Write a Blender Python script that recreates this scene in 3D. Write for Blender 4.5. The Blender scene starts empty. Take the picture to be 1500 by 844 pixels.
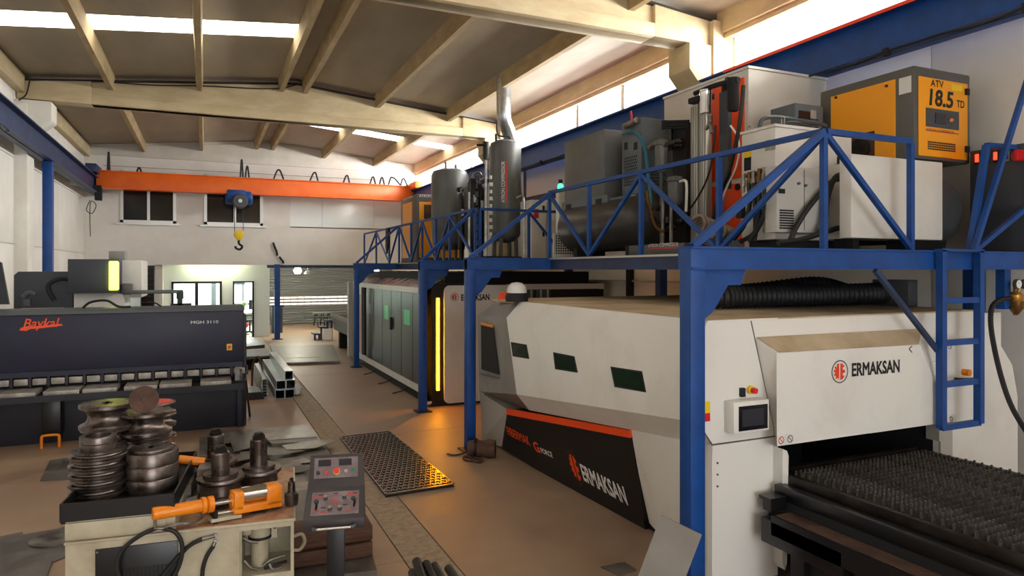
import bpy, bmesh, math, random
from mathutils import Vector, Matrix
random.seed(7)
SC = bpy.context.scene
COL = SC.collection
PI = math.pi

# ------------------------------------------------------------------ camera, sky, lights, exposure
YAW = math.atan(0.45); SN, CS = math.sin(YAW), math.cos(YAW); EYE = 2.4; FOC = 1000.0
cam = bpy.data.objects.new('camera', bpy.data.cameras.new('camera')); COL.objects.link(cam)
cam.location = (0, 0, EYE); cam.rotation_euler = (PI/2, 0, -YAW)
cam.data.sensor_width = 36.0; cam.data.lens = 36.0*FOC/1500.0
cam.data.shift_y = -27.0/1500.0; cam.data.clip_end = 200
SC.camera = cam

W = bpy.data.worlds.new('sky'); SC.world = W; W.use_nodes = True
bg = W.node_tree.nodes['Background']; bg.inputs[0].default_value = (0.93, 0.97, 1.0, 1); bg.inputs[1].default_value = 2.2

def area(name, loc, target, sx, sy, power, col=(1, 1, 1)):
    l = bpy.data.lights.new(name, 'AREA'); l.shape = 'RECTANGLE'; l.size = sx; l.size_y = sy; l.energy = power; l.color = col
    o = bpy.data.objects.new(name, l); COL.objects.link(o); o.location = loc
    d = Vector(target) - Vector(loc); o.rotation_euler = d.to_track_quat('-Z', 'Y').to_euler()
    return o
def point(name, loc, power, col=(1, 1, 1), r=0.05):
    l = bpy.data.lights.new(name, 'POINT'); l.energy = power; l.color = col; l.shadow_soft_size = r
    o = bpy.data.objects.new(name, l); COL.objects.link(o); o.location = loc
    return o
# daylight entering by the clerestory windows of the right wall (outside the glass) and by an assumed, unseen open gate behind the camera
for i, yc in enumerate((-3.5, 4.6, 12.6, 20.8)):
    area('daylight_clerestory', (8.3, yc, 5.75), (0, yc, 5.2), 7.0, 1.6, 900, (1.0, 0.95, 0.87))
area('daylight_assumed_gate', (1.0, -8.9, 2.5), (1.0, 6, 2.9), 6.2, 4.4, 150, (0.97, 0.98, 1.0))
vs = SC.view_settings
SC.display_settings.display_device = 'sRGB'
vs.view_transform = 'Standard'; vs.look = 'None'; vs.gamma = 1.0; vs.use_curve_mapping = False
vs.exposure = 0.92

# ------------------------------------------------------------------ helpers
def at(px, py, X=None, Y=None, Z=None, D=None):
    """the world point seen at a position of the 1500x844 frame, at a given real X, Y, height Z or depth D"""
    a, b = (px-750)/FOC, (395-py)/FOC
    d = Vector((a*CS+SN, -a*SN+CS, b))
    k = X/d.x if X is not None else Y/d.y if Y is not None else (Z-EYE)/d.z if Z is not None else D
    return Vector((0, 0, EYE)) + d*k

def lin(h):
    h = h.lstrip('#'); v = [int(h[i:i+2], 16)/255 for i in (0, 2, 4)]
    return tuple((c/12.92 if c <= .04045 else ((c+.055)/1.055)**2.4) for c in v) + (1,)

def mat(name, col, rough=.5, metal=0, col2=None, scale=3.0, lo=.4, hi=.65, bump=0, bscale=40, stretch=None, emit=None, estr=0, rvar=0, detail=6, coat=0):
    m = bpy.data.materials.new(name); m.use_nodes = True; nt = m.node_tree; N = nt.nodes; L = nt.links
    p = N['Principled BSDF']; p.inputs['Base Color'].default_value = lin(col); p.inputs['Roughness'].default_value = rough; p.inputs['Metallic'].default_value = metal
    if coat: p.inputs['Coat Weight'].default_value = coat; p.inputs['Coat Roughness'].default_value = .15
    if col2 or bump or rvar:
        tc = N.new('ShaderNodeTexCoord'); mp = N.new('ShaderNodeMapping'); L.new(tc.outputs['Object'], mp.inputs[0])
        if stretch: mp.inputs['Scale'].default_value = stretch
    if col2 or rvar:
        n = N.new('ShaderNodeTexNoise'); n.inputs['Scale'].default_value = scale; n.inputs['Detail'].default_value = detail; n.inputs['Roughness'].default_value = .62; L.new(mp.outputs[0], n.inputs['Vector'])
    if col2:
        r = N.new('ShaderNodeValToRGB'); r.color_ramp.elements[0].position = lo; r.color_ramp.elements[1].position = hi
        r.color_ramp.elements[0].color = lin(col2); r.color_ramp.elements[1].color = lin(col)
        L.new(n.outputs['Fac'], r.inputs[0]); L.new(r.outputs[0], p.inputs['Base Color'])
    if rvar:
        mr = N.new('ShaderNodeMapRange'); mr.inputs[1].default_value = .3; mr.inputs[2].default_value = .7; mr.inputs[3].default_value = max(0.02, rough-rvar); mr.inputs[4].default_value = rough+rvar
        L.new(n.outputs['Fac'], mr.inputs[0]); L.new(mr.outputs[0], p.inputs['Roughness'])
    if bump:
        n2 = N.new('ShaderNodeTexNoise'); n2.inputs['Scale'].default_value = bscale; n2.inputs['Detail'].default_value = 4; L.new(mp.outputs[0], n2.inputs['Vector'])
        b = N.new('ShaderNodeBump'); b.inputs['Strength'].default_value = bump; b.inputs['Distance'].default_value = .02; L.new(n2.outputs['Fac'], b.inputs['Height']); L.new(b.outputs[0], p.inputs['Normal'])
    if emit:
        p.inputs['Emission Color'].default_value = lin(emit); p.inputs['Emission Strength'].default_value = estr
    return m

def glass(name, tint='#ffffff', refl=.08, rough=.02):
    m = bpy.data.materials.new(name); m.use_nodes = True; nt = m.node_tree; N = nt.nodes; L = nt.links
    for n in list(N):
        if n.type != 'OUTPUT_MATERIAL': N.remove(n)
    out = [n for n in N if n.type == 'OUTPUT_MATERIAL'][0]
    t = N.new('ShaderNodeBsdfTransparent'); t.inputs[0].default_value = lin(tint)
    g = N.new('ShaderNodeBsdfGlossy'); g.inputs['Roughness'].default_value = rough
    x = N.new('ShaderNodeMixShader'); x.inputs[0].default_value = refl
    L.new(t.outputs[0], x.inputs[1]); L.new(g.outputs[0], x.inputs[2]); L.new(x.outputs[0], out.inputs[0])
    return m

INV = {}
class B:
    """collects shapes in world metres; build() links them as ONE mesh object"""
    def __init__(s): s.v = []; s.f = []
    def add(s, vs, fs):
        o = len(s.v); s.v += [tuple(v) for v in vs]; s.f += [tuple(i+o for i in f) for f in fs]; return s
    def box(s, x0, x1, y0, y1, z0, z1):
        x0, x1 = min(x0, x1), max(x0, x1); y0, y1 = min(y0, y1), max(y0, y1); z0, z1 = min(z0, z1), max(z0, z1)
        return s.add([(x0,y0,z0),(x1,y0,z0),(x1,y1,z0),(x0,y1,z0),(x0,y0,z1),(x1,y0,z1),(x1,y1,z1),(x0,y1,z1)],
                     [(0,3,2,1),(4,5,6,7),(0,1,5,4),(1,2,6,5),(2,3,7,6),(3,0,4,7)])
    def loft(s, rings, cap=True, closed=False):
        n = len(rings[0]); vs = [tuple(p) for r in rings for p in r]; fs = []
        m = len(rings)
        for i in range(m if closed else m-1):
            a, b = i*n, ((i+1) % m)*n
            for j in range(n):
                k = (j+1) % n; fs.append((a+j, a+k, b+k, b+j))
        if cap and not closed: fs += [tuple(range(n-1, -1, -1)), tuple(range((m-1)*n, m*n))]
        return s.add(vs, fs)
    def prism(s, poly, axis, a, b):
        f = {'x': lambda p, t: (t, p[0], p[1]), 'y': lambda p, t: (p[0], t, p[1]), 'z': lambda p, t: (p[0], p[1], t)}[axis]
        return s.loft([[f(p, a) for p in poly], [f(p, b) for p in poly]])
    def bar(s, p0, p1, w, h=None, up=(0, 0, 1)):
        p0, p1 = Vector(p0), Vector(p1); h = w if h is None else h
        d = (p1-p0).normalized(); u = Vector(up)
        if abs(d.dot(u)) > .98: u = Vector((0, 1, 0))
        r = d.cross(u).normalized(); u = r.cross(d)
        ring = lambda p: [p-r*w/2-u*h/2, p+r*w/2-u*h/2, p+r*w/2+u*h/2, p-r*w/2+u*h/2]
        return s.loft([ring(p0), ring(p1)])
    def cyl(s, p0, p1, r, r1=None, n=16):
        p0, p1 = Vector(p0), Vector(p1); r1 = r if r1 is None else r1
        d = (p1-p0).normalized(); u = Vector((0, 0, 1)) if abs(d.z) < .9 else Vector((1, 0, 0))
        a = d.cross(u).normalized(); b = d.cross(a)
        ring = lambda p, q: [p+(a*math.cos(2*PI*i/n)+b*math.sin(2*PI*i/n))*q for i in range(n)]
        return s.loft([ring(p0, r), ring(p1, r1)])
    def tube(s, pts, r, n=8, sm=6):
        P = [Vector(p) for p in pts]
        if sm and len(P) > 2:
            Q = []
            for i in range(len(P)-1):
                a, b, c, d = P[max(i-1, 0)], P[i], P[i+1], P[min(i+2, len(P)-1)]
                for k in range(sm):
                    t = k/sm
                    Q.append(.5*((2*b)+(c-a)*t+(2*a-5*b+4*c-d)*t*t+(3*b-a-3*c+d)*t**3))
            P = Q+[P[-1]]
        rings = []; a = None
        for i, p in enumerate(P):
            d = (P[min(i+1, len(P)-1)]-P[max(i-1, 0)])
            d = d.normalized() if d.length > 1e-9 else Vector((0, 0, 1))
            if a is None:
                u = Vector((0, 0, 1)) if abs(d.z) < .9 else Vector((1, 0, 0)); a = d.cross(u).normalized()
            else:
                a = (a-d*a.dot(d)); a = a.normalized() if a.length > 1e-6 else d.orthogonal().normalized()
            b = d.cross(a); rr = r[i*len(r)//len(P)] if isinstance(r, (list, tuple)) else r
            rings.append([p+(a*math.cos(2*PI*j/n)+b*math.sin(2*PI*j/n))*rr for j in range(n)])
        return s.loft(rings)
    def lathe(s, prof, c, axis=(0, 0, 1), n=32):
        """prof: (radius, height) pairs along axis from c, bottom to top"""
        c = Vector(c); d = Vector(axis).normalized(); u = Vector((0, 0, 1)) if abs(d.z) < .9 else Vector((1, 0, 0))
        a = d.cross(u).normalized(); b = d.cross(a)
        return s.loft([[c+d*h+(a*math.cos(2*PI*i/n)+b*math.sin(2*PI*i/n))*max(r, .0005) for i in range(n)] for r, h in prof])
    def plate(s, pts, t, nrm=None):
        """a flat polygon in space, thickened by t against its normal"""
        P = [Vector(p) for p in pts]
        if nrm is None:
            nrm = (P[1]-P[0]).cross(P[2]-P[1])
        nrm = Vector(nrm).normalized()
        return s.loft([[p-nrm*t for p in P], P])
    def build(s, name, m, parent=None, bevel=0, flat=False, kind=None, local=False, label=None):
        bm = bmesh.new(); vv = [bm.verts.new(v) for v in s.v]
        for f in s.f:
            try: bm.faces.new([vv[i] for i in f])
            except ValueError: pass
        bmesh.ops.recalc_face_normals(bm, faces=bm.faces)
        me = bpy.data.meshes.new(name)
        if parent is not None and not local:
            bm.transform(INV[parent.name])
        if bevel:
            bmesh.ops.bevel(bm, geom=[e for e in bm.edges if e.is_manifold and e.calc_face_angle(0) > .5], offset=bevel, segments=2, affect='EDGES', profile=.5, clamp_overlap=True)
        bm.to_mesh(me); bm.free()
        return link(name, me, m, parent, flat, kind, label)

def link(name, me, m, parent=None, flat=False, kind=None, label=None):
    o = bpy.data.objects.new(name, me); COL.objects.link(o)
    if not me.materials: me.materials.append(m)
    if not flat:
        me.polygons.foreach_set('use_smooth', [True]*len(me.polygons)); me.set_sharp_from_angle(angle=math.radians(38))
    if parent is not None:
        o.parent = parent; INV[o.name] = INV[parent.name]
    else: INV[o.name] = Matrix.Identity(4)
    if kind: o['kind'] = kind
    if label: o['label'] = label
    return o

def tag(o, label, cat, group=None, kind=None):
    o['label'] = label; o['category'] = cat
    if group: o['group'] = group
    if kind: o['kind'] = kind
    return o
def thing(name, label, cat, loc=(0, 0, 0), rz=0, group=None):
    o = bpy.data.objects.new(name, None); COL.objects.link(o); o.empty_display_size = .1
    o.location = loc; o.rotation_euler = (0, 0, rz)
    INV[o.name] = (Matrix.Translation(Vector(loc)) @ Matrix.Rotation(rz, 4, 'Z')).inverted()
    return tag(o, label, cat, group)
def struct(name):
    o = bpy.data.objects.new(name, None); COL.objects.link(o); o['kind'] = 'structure'; INV[o.name] = Matrix.Identity(4); return o
def kids(o): return [c for c in bpy.data.objects if c.parent == o]
def dup(root, dloc, label, rz=None):
    r = root.copy(); COL.objects.link(r); r.location = Vector(root.location)+Vector(dloc); r['label'] = label
    if rz is not None: r.rotation_euler = (0, 0, rz)
    INV[r.name] = (Matrix.Translation(r.location) @ Matrix.Rotation(r.rotation_euler.z, 4, 'Z')).inverted()
    for ch in kids(root):
        c = ch.copy(); COL.objects.link(c); c.parent = r; INV[c.name] = INV[r.name]
        for g in kids(ch):
            d = g.copy(); COL.objects.link(d); d.parent = c; INV[d.name] = INV[r.name]
    return r
def dup_part(o, delta, parent=None):
    c = o.copy(); COL.objects.link(c); c.location = Vector(o.location)+Vector(delta)
    if parent is not None: c.parent = parent
    INV[c.name] = INV[o.name]; return c

def text(s, origin, right, up, height, m, parent, width=None, bold=0.0, shear=0, align='LEFT', name='lettering', thick=.003, local=False):
    """flat lettering standing a little proud of its surface; height = capital height, width = total width in metres"""
    cu = bpy.data.curves.new('t', 'FONT'); cu.body = s; cu.bevel_depth = bold; cu.bevel_resolution = 0; cu.shear = shear; cu.size = 1; cu.resolution_u = 3; cu.extrude = 0
    to = bpy.data.objects.new('t', cu); COL.objects.link(to)
    dg = bpy.context.evaluated_depsgraph_get(); me = bpy.data.meshes.new_from_object(to.evaluated_get(dg))
    bpy.data.objects.remove(to); bpy.data.curves.remove(cu)
    xs = [v.co.x for v in me.vertices]; x0, x1 = min(xs), max(xs); hcap = .69
    sx = (width/(x1-x0)) if width else height/hcap; sy = height/hcap
    R, U = Vector(right).normalized(), Vector(up).normalized(); Nn = R.cross(U)
    off = {'LEFT': 0, 'CENTER': .5, 'RIGHT': 1}[align]*(x1-x0)
    O = Vector(origin)
    for v in me.vertices:
        v.co = O+R*((v.co.x-x0-off)*sx)+U*(v.co.y*sy)+Nn*(thick+v.co.z*sy*.3)
    if parent is not None and not local: me.transform(INV[parent.name])
    me.name = name
    if ' ' in s:                                  # one object per word, cut at the widest gap
        iv = sorted((min(xs[i] for i in p.vertices), max(xs[i] for i in p.vertices)) for p in me.polygons)
        end, gap, cut = iv[0][1], 0, None
        for a, b_ in iv:
            if a-end > gap: gap, cut = a-end, (a+end)/2
            end = max(end, b_)
        sel = [sum(xs[i] for i in p.vertices)/len(p.vertices) < cut for p in me.polygons]
        for side in (True, False):
            bm = bmesh.new(); bm.from_mesh(me); bm.faces.ensure_lookup_table()
            bmesh.ops.delete(bm, geom=[bm.faces[i] for i, q in enumerate(sel) if q != side], context='FACES')
            m2 = bpy.data.meshes.new(name); bm.to_mesh(m2); bm.free(); o = link(name, m2, m, parent, flat=True)
        return o
    return link(name, me, m, parent, flat=True)

def emblem(c, right, up, r, mred, mring, parent, sx=1.0):
    """the round gear-and-E mark"""
    R, U = Vector(right).normalized(), Vector(up).normalized(); Nn = R.cross(U); c = Vector(c)+Nn*.003
    P = lambda x, y: c+R*x*r*sx+U*y*r
    b = B(); n = 40; vs = []; fs = []
    for i in range(n):
        a = 2*PI*i/n; vs += [P(math.cos(a), math.sin(a)), P(.9*math.cos(a), .9*math.sin(a))]
    for i in range(n):
        j = (i+1) % n; fs.append((2*i, 2*j, 2*j+1, 2*i+1))
    b.add(vs, fs); b.build('emblem_ring', mring, parent, flat=True)
    b = B(); gear = [(-.1, .72)]
    for k in range(5):
        a0 = PI*.60+k*PI*.8/5; a1 = a0+PI*.8/10; a2 = a0+PI*.8/5
        for a, q in ((a0, .75), (a1, .75), (a1, .6), (a2, .6)): gear.append((min(-.1, q*math.cos(a)), q*math.sin(a)))
    gear.append((-.1, -.72)); b.add([P(*g) for g in gear], [tuple(range(len(gear)))])
    ee = [(.06,.72),(.3,.68),(.5,.5),(.56,.36),(.34,.36),(.34,.14),(.6,.14),(.6,-.14),(.34,-.14),(.34,-.36),(.56,-.36),(.5,-.5),(.3,-.68),(.06,-.72)]
    b.add([P(*g) for g in ee], [tuple(range(len(ee)))]); b.build('emblem', mred, parent, flat=True)

# ------------------------------------------------------------------ materials
M = dict(
 wall=mat('white_wall_paint', '#e4e0da', .8, col2='#dcd7d0', scale=1.2, bump=.05, bscale=20),
 wallpanel=mat('white_wall_sheet', '#e8e4de', .6, col2='#e1ddd6', scale=2),
 concrete=mat('cream_concrete', '#cdbc98', .85, col2='#bda985', scale=1.6, bump=.15, bscale=60, stretch=(1, 1, 3)),
 concw=mat('painted_concrete', '#e2ded6', .85, col2='#d8d3c9', scale=2, bump=.1),
 roof=mat('roof_underside', '#b9ae9a', .55, col2='#a49985', scale=.9, stretch=(1, .3, 1)),
 purlin=mat('purlin_concrete', '#b8a27c', .85, col2='#a58e69', scale=1.6, bump=.1, bscale=60, stretch=(3, 1, 3)),
 grate=mat('grating_steel', '#8a8079', .27, .85, col2='#6d645d', scale=9),
 plate_grey=mat('worn_plate_grey', '#b3ada6', .45, .3, col2='#8d867f', scale=8),
 roofseam=mat('roof_seam_dark', '#2c261f', .9),
 floor=mat('worn_concrete_floor', '#a88d74', .5, col2='#876d59', scale=.75, lo=.32, hi=.7, bump=.08, bscale=30, rvar=.12, detail=10),
 strip=mat('rough_concrete_strip', '#a9967f', .7, col2='#85725f', scale=14, lo=.35, hi=.7, bump=.2, bscale=50),
 joint=mat('floor_joint_dark', '#4a3c31', .9),
 blue=mat('blue_steel_paint', '#004590', .5, col2='#003a7c', scale=5),
 navy=mat('dark_blue_steel', '#1d3a66', .5, col2='#16294a', scale=3),
 orange=mat('orange_crane_paint', '#f2701c', .42, col2='#e86416', scale=2),
 red=mat('red_orange_paint', '#e03c12', .4), signred=mat('sign_red', '#c92d1a', .45), whit=mat('white_marking', '#e4e2de', .5),
 mwhite=mat('machine_white_paint', '#dddad4', .42, col2='#d2cdc4', scale=1.6, lo=.28, hi=.5),
 mdusty=mat('dusty_machine_top', '#c6b295', .7, col2='#a99274', scale=1.8),
 mgrey=mat('machine_grey_paint', '#8c8984', .45, col2='#7e7a74', scale=3),
 mlgrey=mat('machine_light_grey', '#aaa69e', .5, col2='#aaa59b', scale=3),
 black=mat('black_paint', '#0d0d10', .35, coat=0), blackm=mat('matt_black', '#141415', .75), rubber=mat('black_rubber_hose', '#111012', .6),
 darksteel=mat('dark_oiled_steel', '#35302c', .42, .7, col2='#241d19', scale=9),
 shear=mat('navy_machine_paint', '#1e2039', .5, col2='#1a1c30', scale=4, rvar=.06),
 sheardark=mat('dark_machine_paint', '#20222d', .5, col2='#1a1b24', scale=4),  # own dark grey-blue of the base, end frame, guards and table edge
 steel=mat('bare_steel', '#98958f', .42, .85, col2='#6b645d', scale=6, rvar=.1),
 steeld=mat('brown_oxidised_steel', '#7d726c', .3, .85, col2='#4d423c', scale=6, rvar=.1),
 sheet=mat('mill_scale_sheet', '#7a746e', .5, .55, col2='#5b544e', scale=3, rvar=.12),
 galv=mat('galvanised_steel', '#bfc2c2', .3, .9, col2='#9da1a3', scale=12),
 chrome=mat('chrome', '#dedede', .12, 1.0), alu=mat('aluminium', '#c9c7c2', .35, .8),
 rust=mat('rusty_brown', '#5d3f2f', .8, col2='#3d2a20', scale=6), wood=mat('brown_timber', '#5f3e2a', .75, col2='#452a1b', scale=5, stretch=(1, 1, 8)),
 cream=mat('cream_machine_paint', '#b9b097', .5, col2='#9d927a', scale=4, lo=.3, hi=.6),
 creamd=mat('worn_cream_top', '#b3906f', .6, col2='#8a5f47', scale=7),
 borange=mat('bender_orange_paint', '#ef8d12', .38, col2='#dd7a0c', scale=8),
 yellow=mat('compressor_yellow', '#f3a015', .42), dgrey=mat('compressor_dark_grey', '#54524f', .45), dgreyl=mat('tank_grey_paint', '#5f615f', .4, col2='#575856', scale=3),
 slate=mat('slate_grey_paint', '#5c646a', .45), slated=mat('slate_dark_paint', '#43474b', .5), cab=mat('charcoal_cabinet', '#33363d', .5),
 cabwhite=mat('cabinet_white', '#dad6cf', .45, col2='#d0cbc2', scale=2), cabgrey=mat('cabinet_light_grey', '#b5b2ab', .5),
 orangep=mat('orange_door_paint', '#f04c14', .42), brass=mat('brass', '#b8843a', .35, .8), brassd=mat('dark_brass', '#6b4a22', .45, .7),
 grill=mat('dark_grille', '#17181a', .7), screen=mat('dark_screen', '#15121c', .2), screeng=mat('grey_display', '#2c2d35', .3),
 darkglass=mat('dark_glass', '#14181a', .08), smoked=mat('smoked_door_steel', '#2b2927', .28, .2),
 greenpane=mat('green_safety_pane', '#2f9a5c', .3, emit='#2fa860', estr=.12), greendk=mat('dark_green_pane', '#1d2f22', .15),
 led=mat('amber_led', '#ffb030', .4, emit='#ff9c08', estr=42), ledy=mat('lime_led', '#e8ff60', .4, emit='#dff040', estr=4.5),
 redled=mat('red_digits', '#ff3020', .4, emit='#ff2a18', estr=3), greenled=mat('green_lamp', '#30e070', .4, emit='#2fe070', estr=3),
 skylight=mat('skylight_sheet', '#fffdf4', .5, emit='#fffdf2', estr=3.6), lampw=mat('lamp_glow', '#ffffe8', .4, emit='#fff8c8', estr=25),
 paint_pink=mat('pink_led_paint', '#c98478', .5), label_y=mat('label_yellow', '#e8c419', .5), label_w=mat('label_white', '#d8d8d4', .5), label_g=mat('label_grey', '#9a9a94', .5),
 panel_face=mat('worn_control_plate', '#7d7278', .45, col2='#6b5656', scale=9), console=mat('console_dark_brown', '#3a3334', .5, col2='#322b2b', scale=6),
 btn_red=mat('button_red', '#d5242a', .3), btn_green=mat('button_green', '#0c6b45', .3), btn_yel=mat('button_yellow', '#e2b21a', .35),
 plant=mat('leaf_green', '#5f8f3c', .6), soil=mat('pot_white', '#d5d8d6', .5), officew=mat('office_white', '#dfe8e4', .7), beige=mat('beige_floor', '#c8c0ac', .5),
 cable=mat('grey_cable', '#85776c', .55), teal=mat('teal_hose', '#1f6d80', .4), pinkred=mat('crimson_grip', '#c01f3c', .45),
 shutter=mat('shutter_steel', '#a8a9a8', .45, .5), slot=mat('daylight_slot', '#fff1e4', .5, emit='#ffe9d8', estr=1.3),
 dome=mat('beacon_dome', '#d8d4d0', .25), win=glass('window_glass', '#fbfdff', .06), pane=glass('office_glass', '#f6fbf8', .1), paned=mat('dark_window_glass', '#2a2724', .07),
 reflection_pane=mat('painted_reflection_glass', '#eef3f3', .12, col2='#e0e6e6', scale=.6),  # pale colour paints the bright reflection into the long pane
)
# ------------------------------------------------------------------ the building
XL, XR, YB, YF, XM = -3.45, 7.35, 25.0, -9.0, 1.95
ZE, ZR = 6.32, 6.84
def zroof(x): return ZR-(ZR-ZE)*abs(x-XM)/(XR-XM)

fl = struct('floor')
B().box(-4.2, 8.2, -9.2, 33, -.12, -.02).build('floor_base', M['joint'], fl)
def slab(x0, x1, ys, m):
    for y0, y1 in zip(ys[:-1], ys[1:]): B().box(x0+.006, x1-.006, y0+.004, y1-.004, -.03, 0).build('floor_slab', m, fl)
slab(-4.2, 1.5, [-9.2, -2, 5.5, 13, 19, 26, 33], M['floor']); slab(1.5, 1.86, [-9.2, 1, 12, 22, 33], M['strip']); slab(1.86, 8.2, [-9.2, -2, 4, 9.8, 16, 23.5, 33], M['floor'])

wl = struct('wall_left')
B().box(XL-.3, XL-.03, YF, YB+.3, 0, 6.6).build('wall_core', M['wall'], wl)
yy = [-9, -5.2, -1.4, 2.3, 6.0, 8.4, 11.6, 14.4, 16.35, 17.05, 20.9, 25]
for y0, y1 in zip(yy[:-1], yy[1:]):
    for z0, z1 in ((0, 2.9), (2.915, 4.62), (4.635, 6.45)):
        B().box(XL-.04, XL, y0+.006, y1-.006, z0, z1-.004).build('wall_panel', M['wall'], wl, bevel=.004)
for y in (8.5, 16.7):
    B().box(XL-.02, XL+.22, y-.3, y+.3, 0, 5.72).prism([(XL, 5.1), (XL+.22, 5.1), (XL+.62, 5.42), (XL+.62, 5.8), (XL, 5.8)], 'y', y-.28, y+.28).build('concrete_column', M['concw'], wl, bevel=.01)
wr = struct('wall_right')
B().box(XR+.03, XR+.3, YF, YB+.3, 0, 5.3).build('wall_core', M['wall'], wr)
B().box(XR, XR+.3, YF, YB+.3, 6.02, 6.6).build('wall_head', M['wall'], wr)
yy = [-9, -5, -1, 2.6, 5.0, 8.2, 8.8, 12.6, 16.4, 17.0, 21, 25]
for y0, y1 in zip(yy[:-1], yy[1:]):
    for z0, z1 in ((0, 2.5), (2.51, 5.3)):
        B().box(XR, XR+.04, y0+.004, y1-.004, z0, z1-.004).build('wall_panel', M['wallpanel'], wr, bevel=.003)
for y in (0.3, 8.5, 16.7):
    B().box(XR-.3, XR+.3, y-.3, y+.3, 0, 6.2).prism([(XR-.2, 4.95), (XR-.3, 4.95), (XR-.72, 5.42), (XR-.72, 5.82), (XR-.2, 5.82)], 'y', y-.26, y+.26).build('concrete_column', M['concrete'], wr, bevel=.012)
B().box(XR-.06, XR+.1, YF, YB, 5.26, 5.32).build('window_sill', M['rust'], wr)
# steel reflecting cladding sheet framed dark on the right wall between the tanks and the compressor
B().box(XR-.03, XR, 12.0, 15.4, 4.2, 4.95).build('cladding_sheet', mat('silver_cladding', '#c3c6ca', .3, .3), wr)
B().box(XR-.035, XR, 15.4, 15.55, 3.9, 4.95).box(XR-.035, XR, 11.7, 15.55, 4.04, 4.2).build('dark_band', M['navy'], wr)
B().cyl((XR-.03, 9.0, 2.19), (XR-.03, 12.6, 2.19), .02, n=8).cyl((XR-.03, 9.9, 0), (XR-.03, 9.9, 2.19), .02, n=8).build('conduit', M['cabgrey'], wr); B().box(XR-.08, XR, 10.75, 10.9, 0, 2.52).build('downpipe', M['blackm'], wr)
# clerestory windows, one per bay
wn = 0
for y0, y1, mull in ((-8.5, 0, (-5.7, -2.8)), (.65, 8.15, (2.9, 5.1)), (8.85, 16.35, (11.1, 12.85)), (17.05, 24.9, (19.3, 21.6))):
    wn += 1; w = struct('window_%d' % wn)
    b = B(); b.box(XR+.02, XR+.1, y0, y1, 5.32, 5.38).box(XR+.02, XR+.1, y0, y1, 5.96, 6.02)
    for y in [y0+.03, y1-.03]: b.box(XR+.02, XR+.1, y-.03, y+.03, 5.32, 6.02)
    b.build('window_frame', M['alu'], w)
    for y in mull: B().box(XR-.02, XR+.1, y-.055, y+.055, 5.34, 6.0).build('mullion', M['alu'], w)
    e = [y0+.06]+list(mull)+[y1-.06]
    for a, c in zip(e[:-1], e[1:]): B().box(XR+.055, XR+.063, a, c, 5.36, 5.98).build('pane', M['win'], w)
# rear wall behind the camera with a tall open gate, unseen and assumed for its daylight
rw = struct('wall_rear')
B().box(XL-.3, -2.2, YF-.25, YF, 0, 6.9).box(4.4, XR+.3, YF-.25, YF, 0, 6.9).box(-2.2, 4.4, YF-.25, YF, 4.9, 6.9).build('wall_core', M['wall'], rw)

# back wall: the white storey above the passage, carrying two dark windows and a long pane
bw = struct('wall_back')
ZB = 2.56
wins = [(175, 258, 327), (298, 385, 328)]
def bx(px): return at(px, 395, Y=YB).x
W1 = (bx(176), bx(258)); W2 = (bx(299), bx(385)); W3 = (bx(425), bx(600)); zw0 = at(215, 327, Y=YB).z; zw1 = at(215, 251.5, Y=YB).z
b = B(); xs = [XL-.3, W1[0], W1[1], W2[0], W2[1], W3[0], W3[1], XR+.3]
for i in (0, 2, 4, 6): b.box(xs[i], xs[i+1], YB, YB+.25, ZB, 6.95)
for i in (1, 3, 5): b.box(xs[i], xs[i+1], YB, YB+.25, ZB, zw0).box(xs[i], xs[i+1], YB, YB+.25, zw1, 6.95)
b.build('wall_plaster', M['wall'], bw)
B().prism([(XL, 6.02), (XL, ZE-.1), (XM, ZR-.1), (XR-.6, ZE), (XR-.6, 6.0)], 'y', YB-.09, YB).build('gable_beam', M['concw'], bw, bevel=.01)
for k, (x0, x1) in enumerate((W1, W2)):
    w = struct('window_%d' % (wn+1+k)); xm = (x0+x1)/2+.03*k
    B().box(x0, x0+.09, YB-.03, YB+.1, zw0, zw1).box(x1-.09, x1, YB-.03, YB+.1, zw0, zw1).box(x0, x1, YB-.03, YB+.1, zw0, zw0+.09).box(x0, x1, YB-.03, YB+.1, zw1-.09, zw1).box(x0-.12, x1+.12, YB-.07, YB, zw0-.06, zw0).build('window_frame', M['alu'], w)
    B().box(xm-.04, xm+.04, YB-.02, YB+.1, zw0+.05, zw1-.05).build('mullion', M['alu'], w)
    for a, c in ((x0+.08, xm-.03), (xm+.03, x1-.08)): B().box(a, c, YB+.04, YB+.06, zw0+.08, zw1-.08).build('pane', M['paned'], w)
w = struct('window_%d' % (wn+3)); e = [W3[0], bx(472), bx(548), W3[1]]
B().box(W3[0], W3[1], YB, YB+.1, zw0-.03, zw0+.02).box(W3[0], W3[1], YB, YB+.1, zw1-.03, zw1).build('window_frame', M['alu'], w)
for a, c in zip(e[:-1], e[1:]): B().box(a+.005, c-.005, YB+.02, YB+.04, zw0+.02, zw1-.03).build('pane', M['reflection_pane'], w)
B().box(W3[0], W3[1], YB+.3, YB+.32, zw0-.1, zw1+.1).build('blind', M['cabgrey'], w)
ZC = ZB+.26
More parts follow.
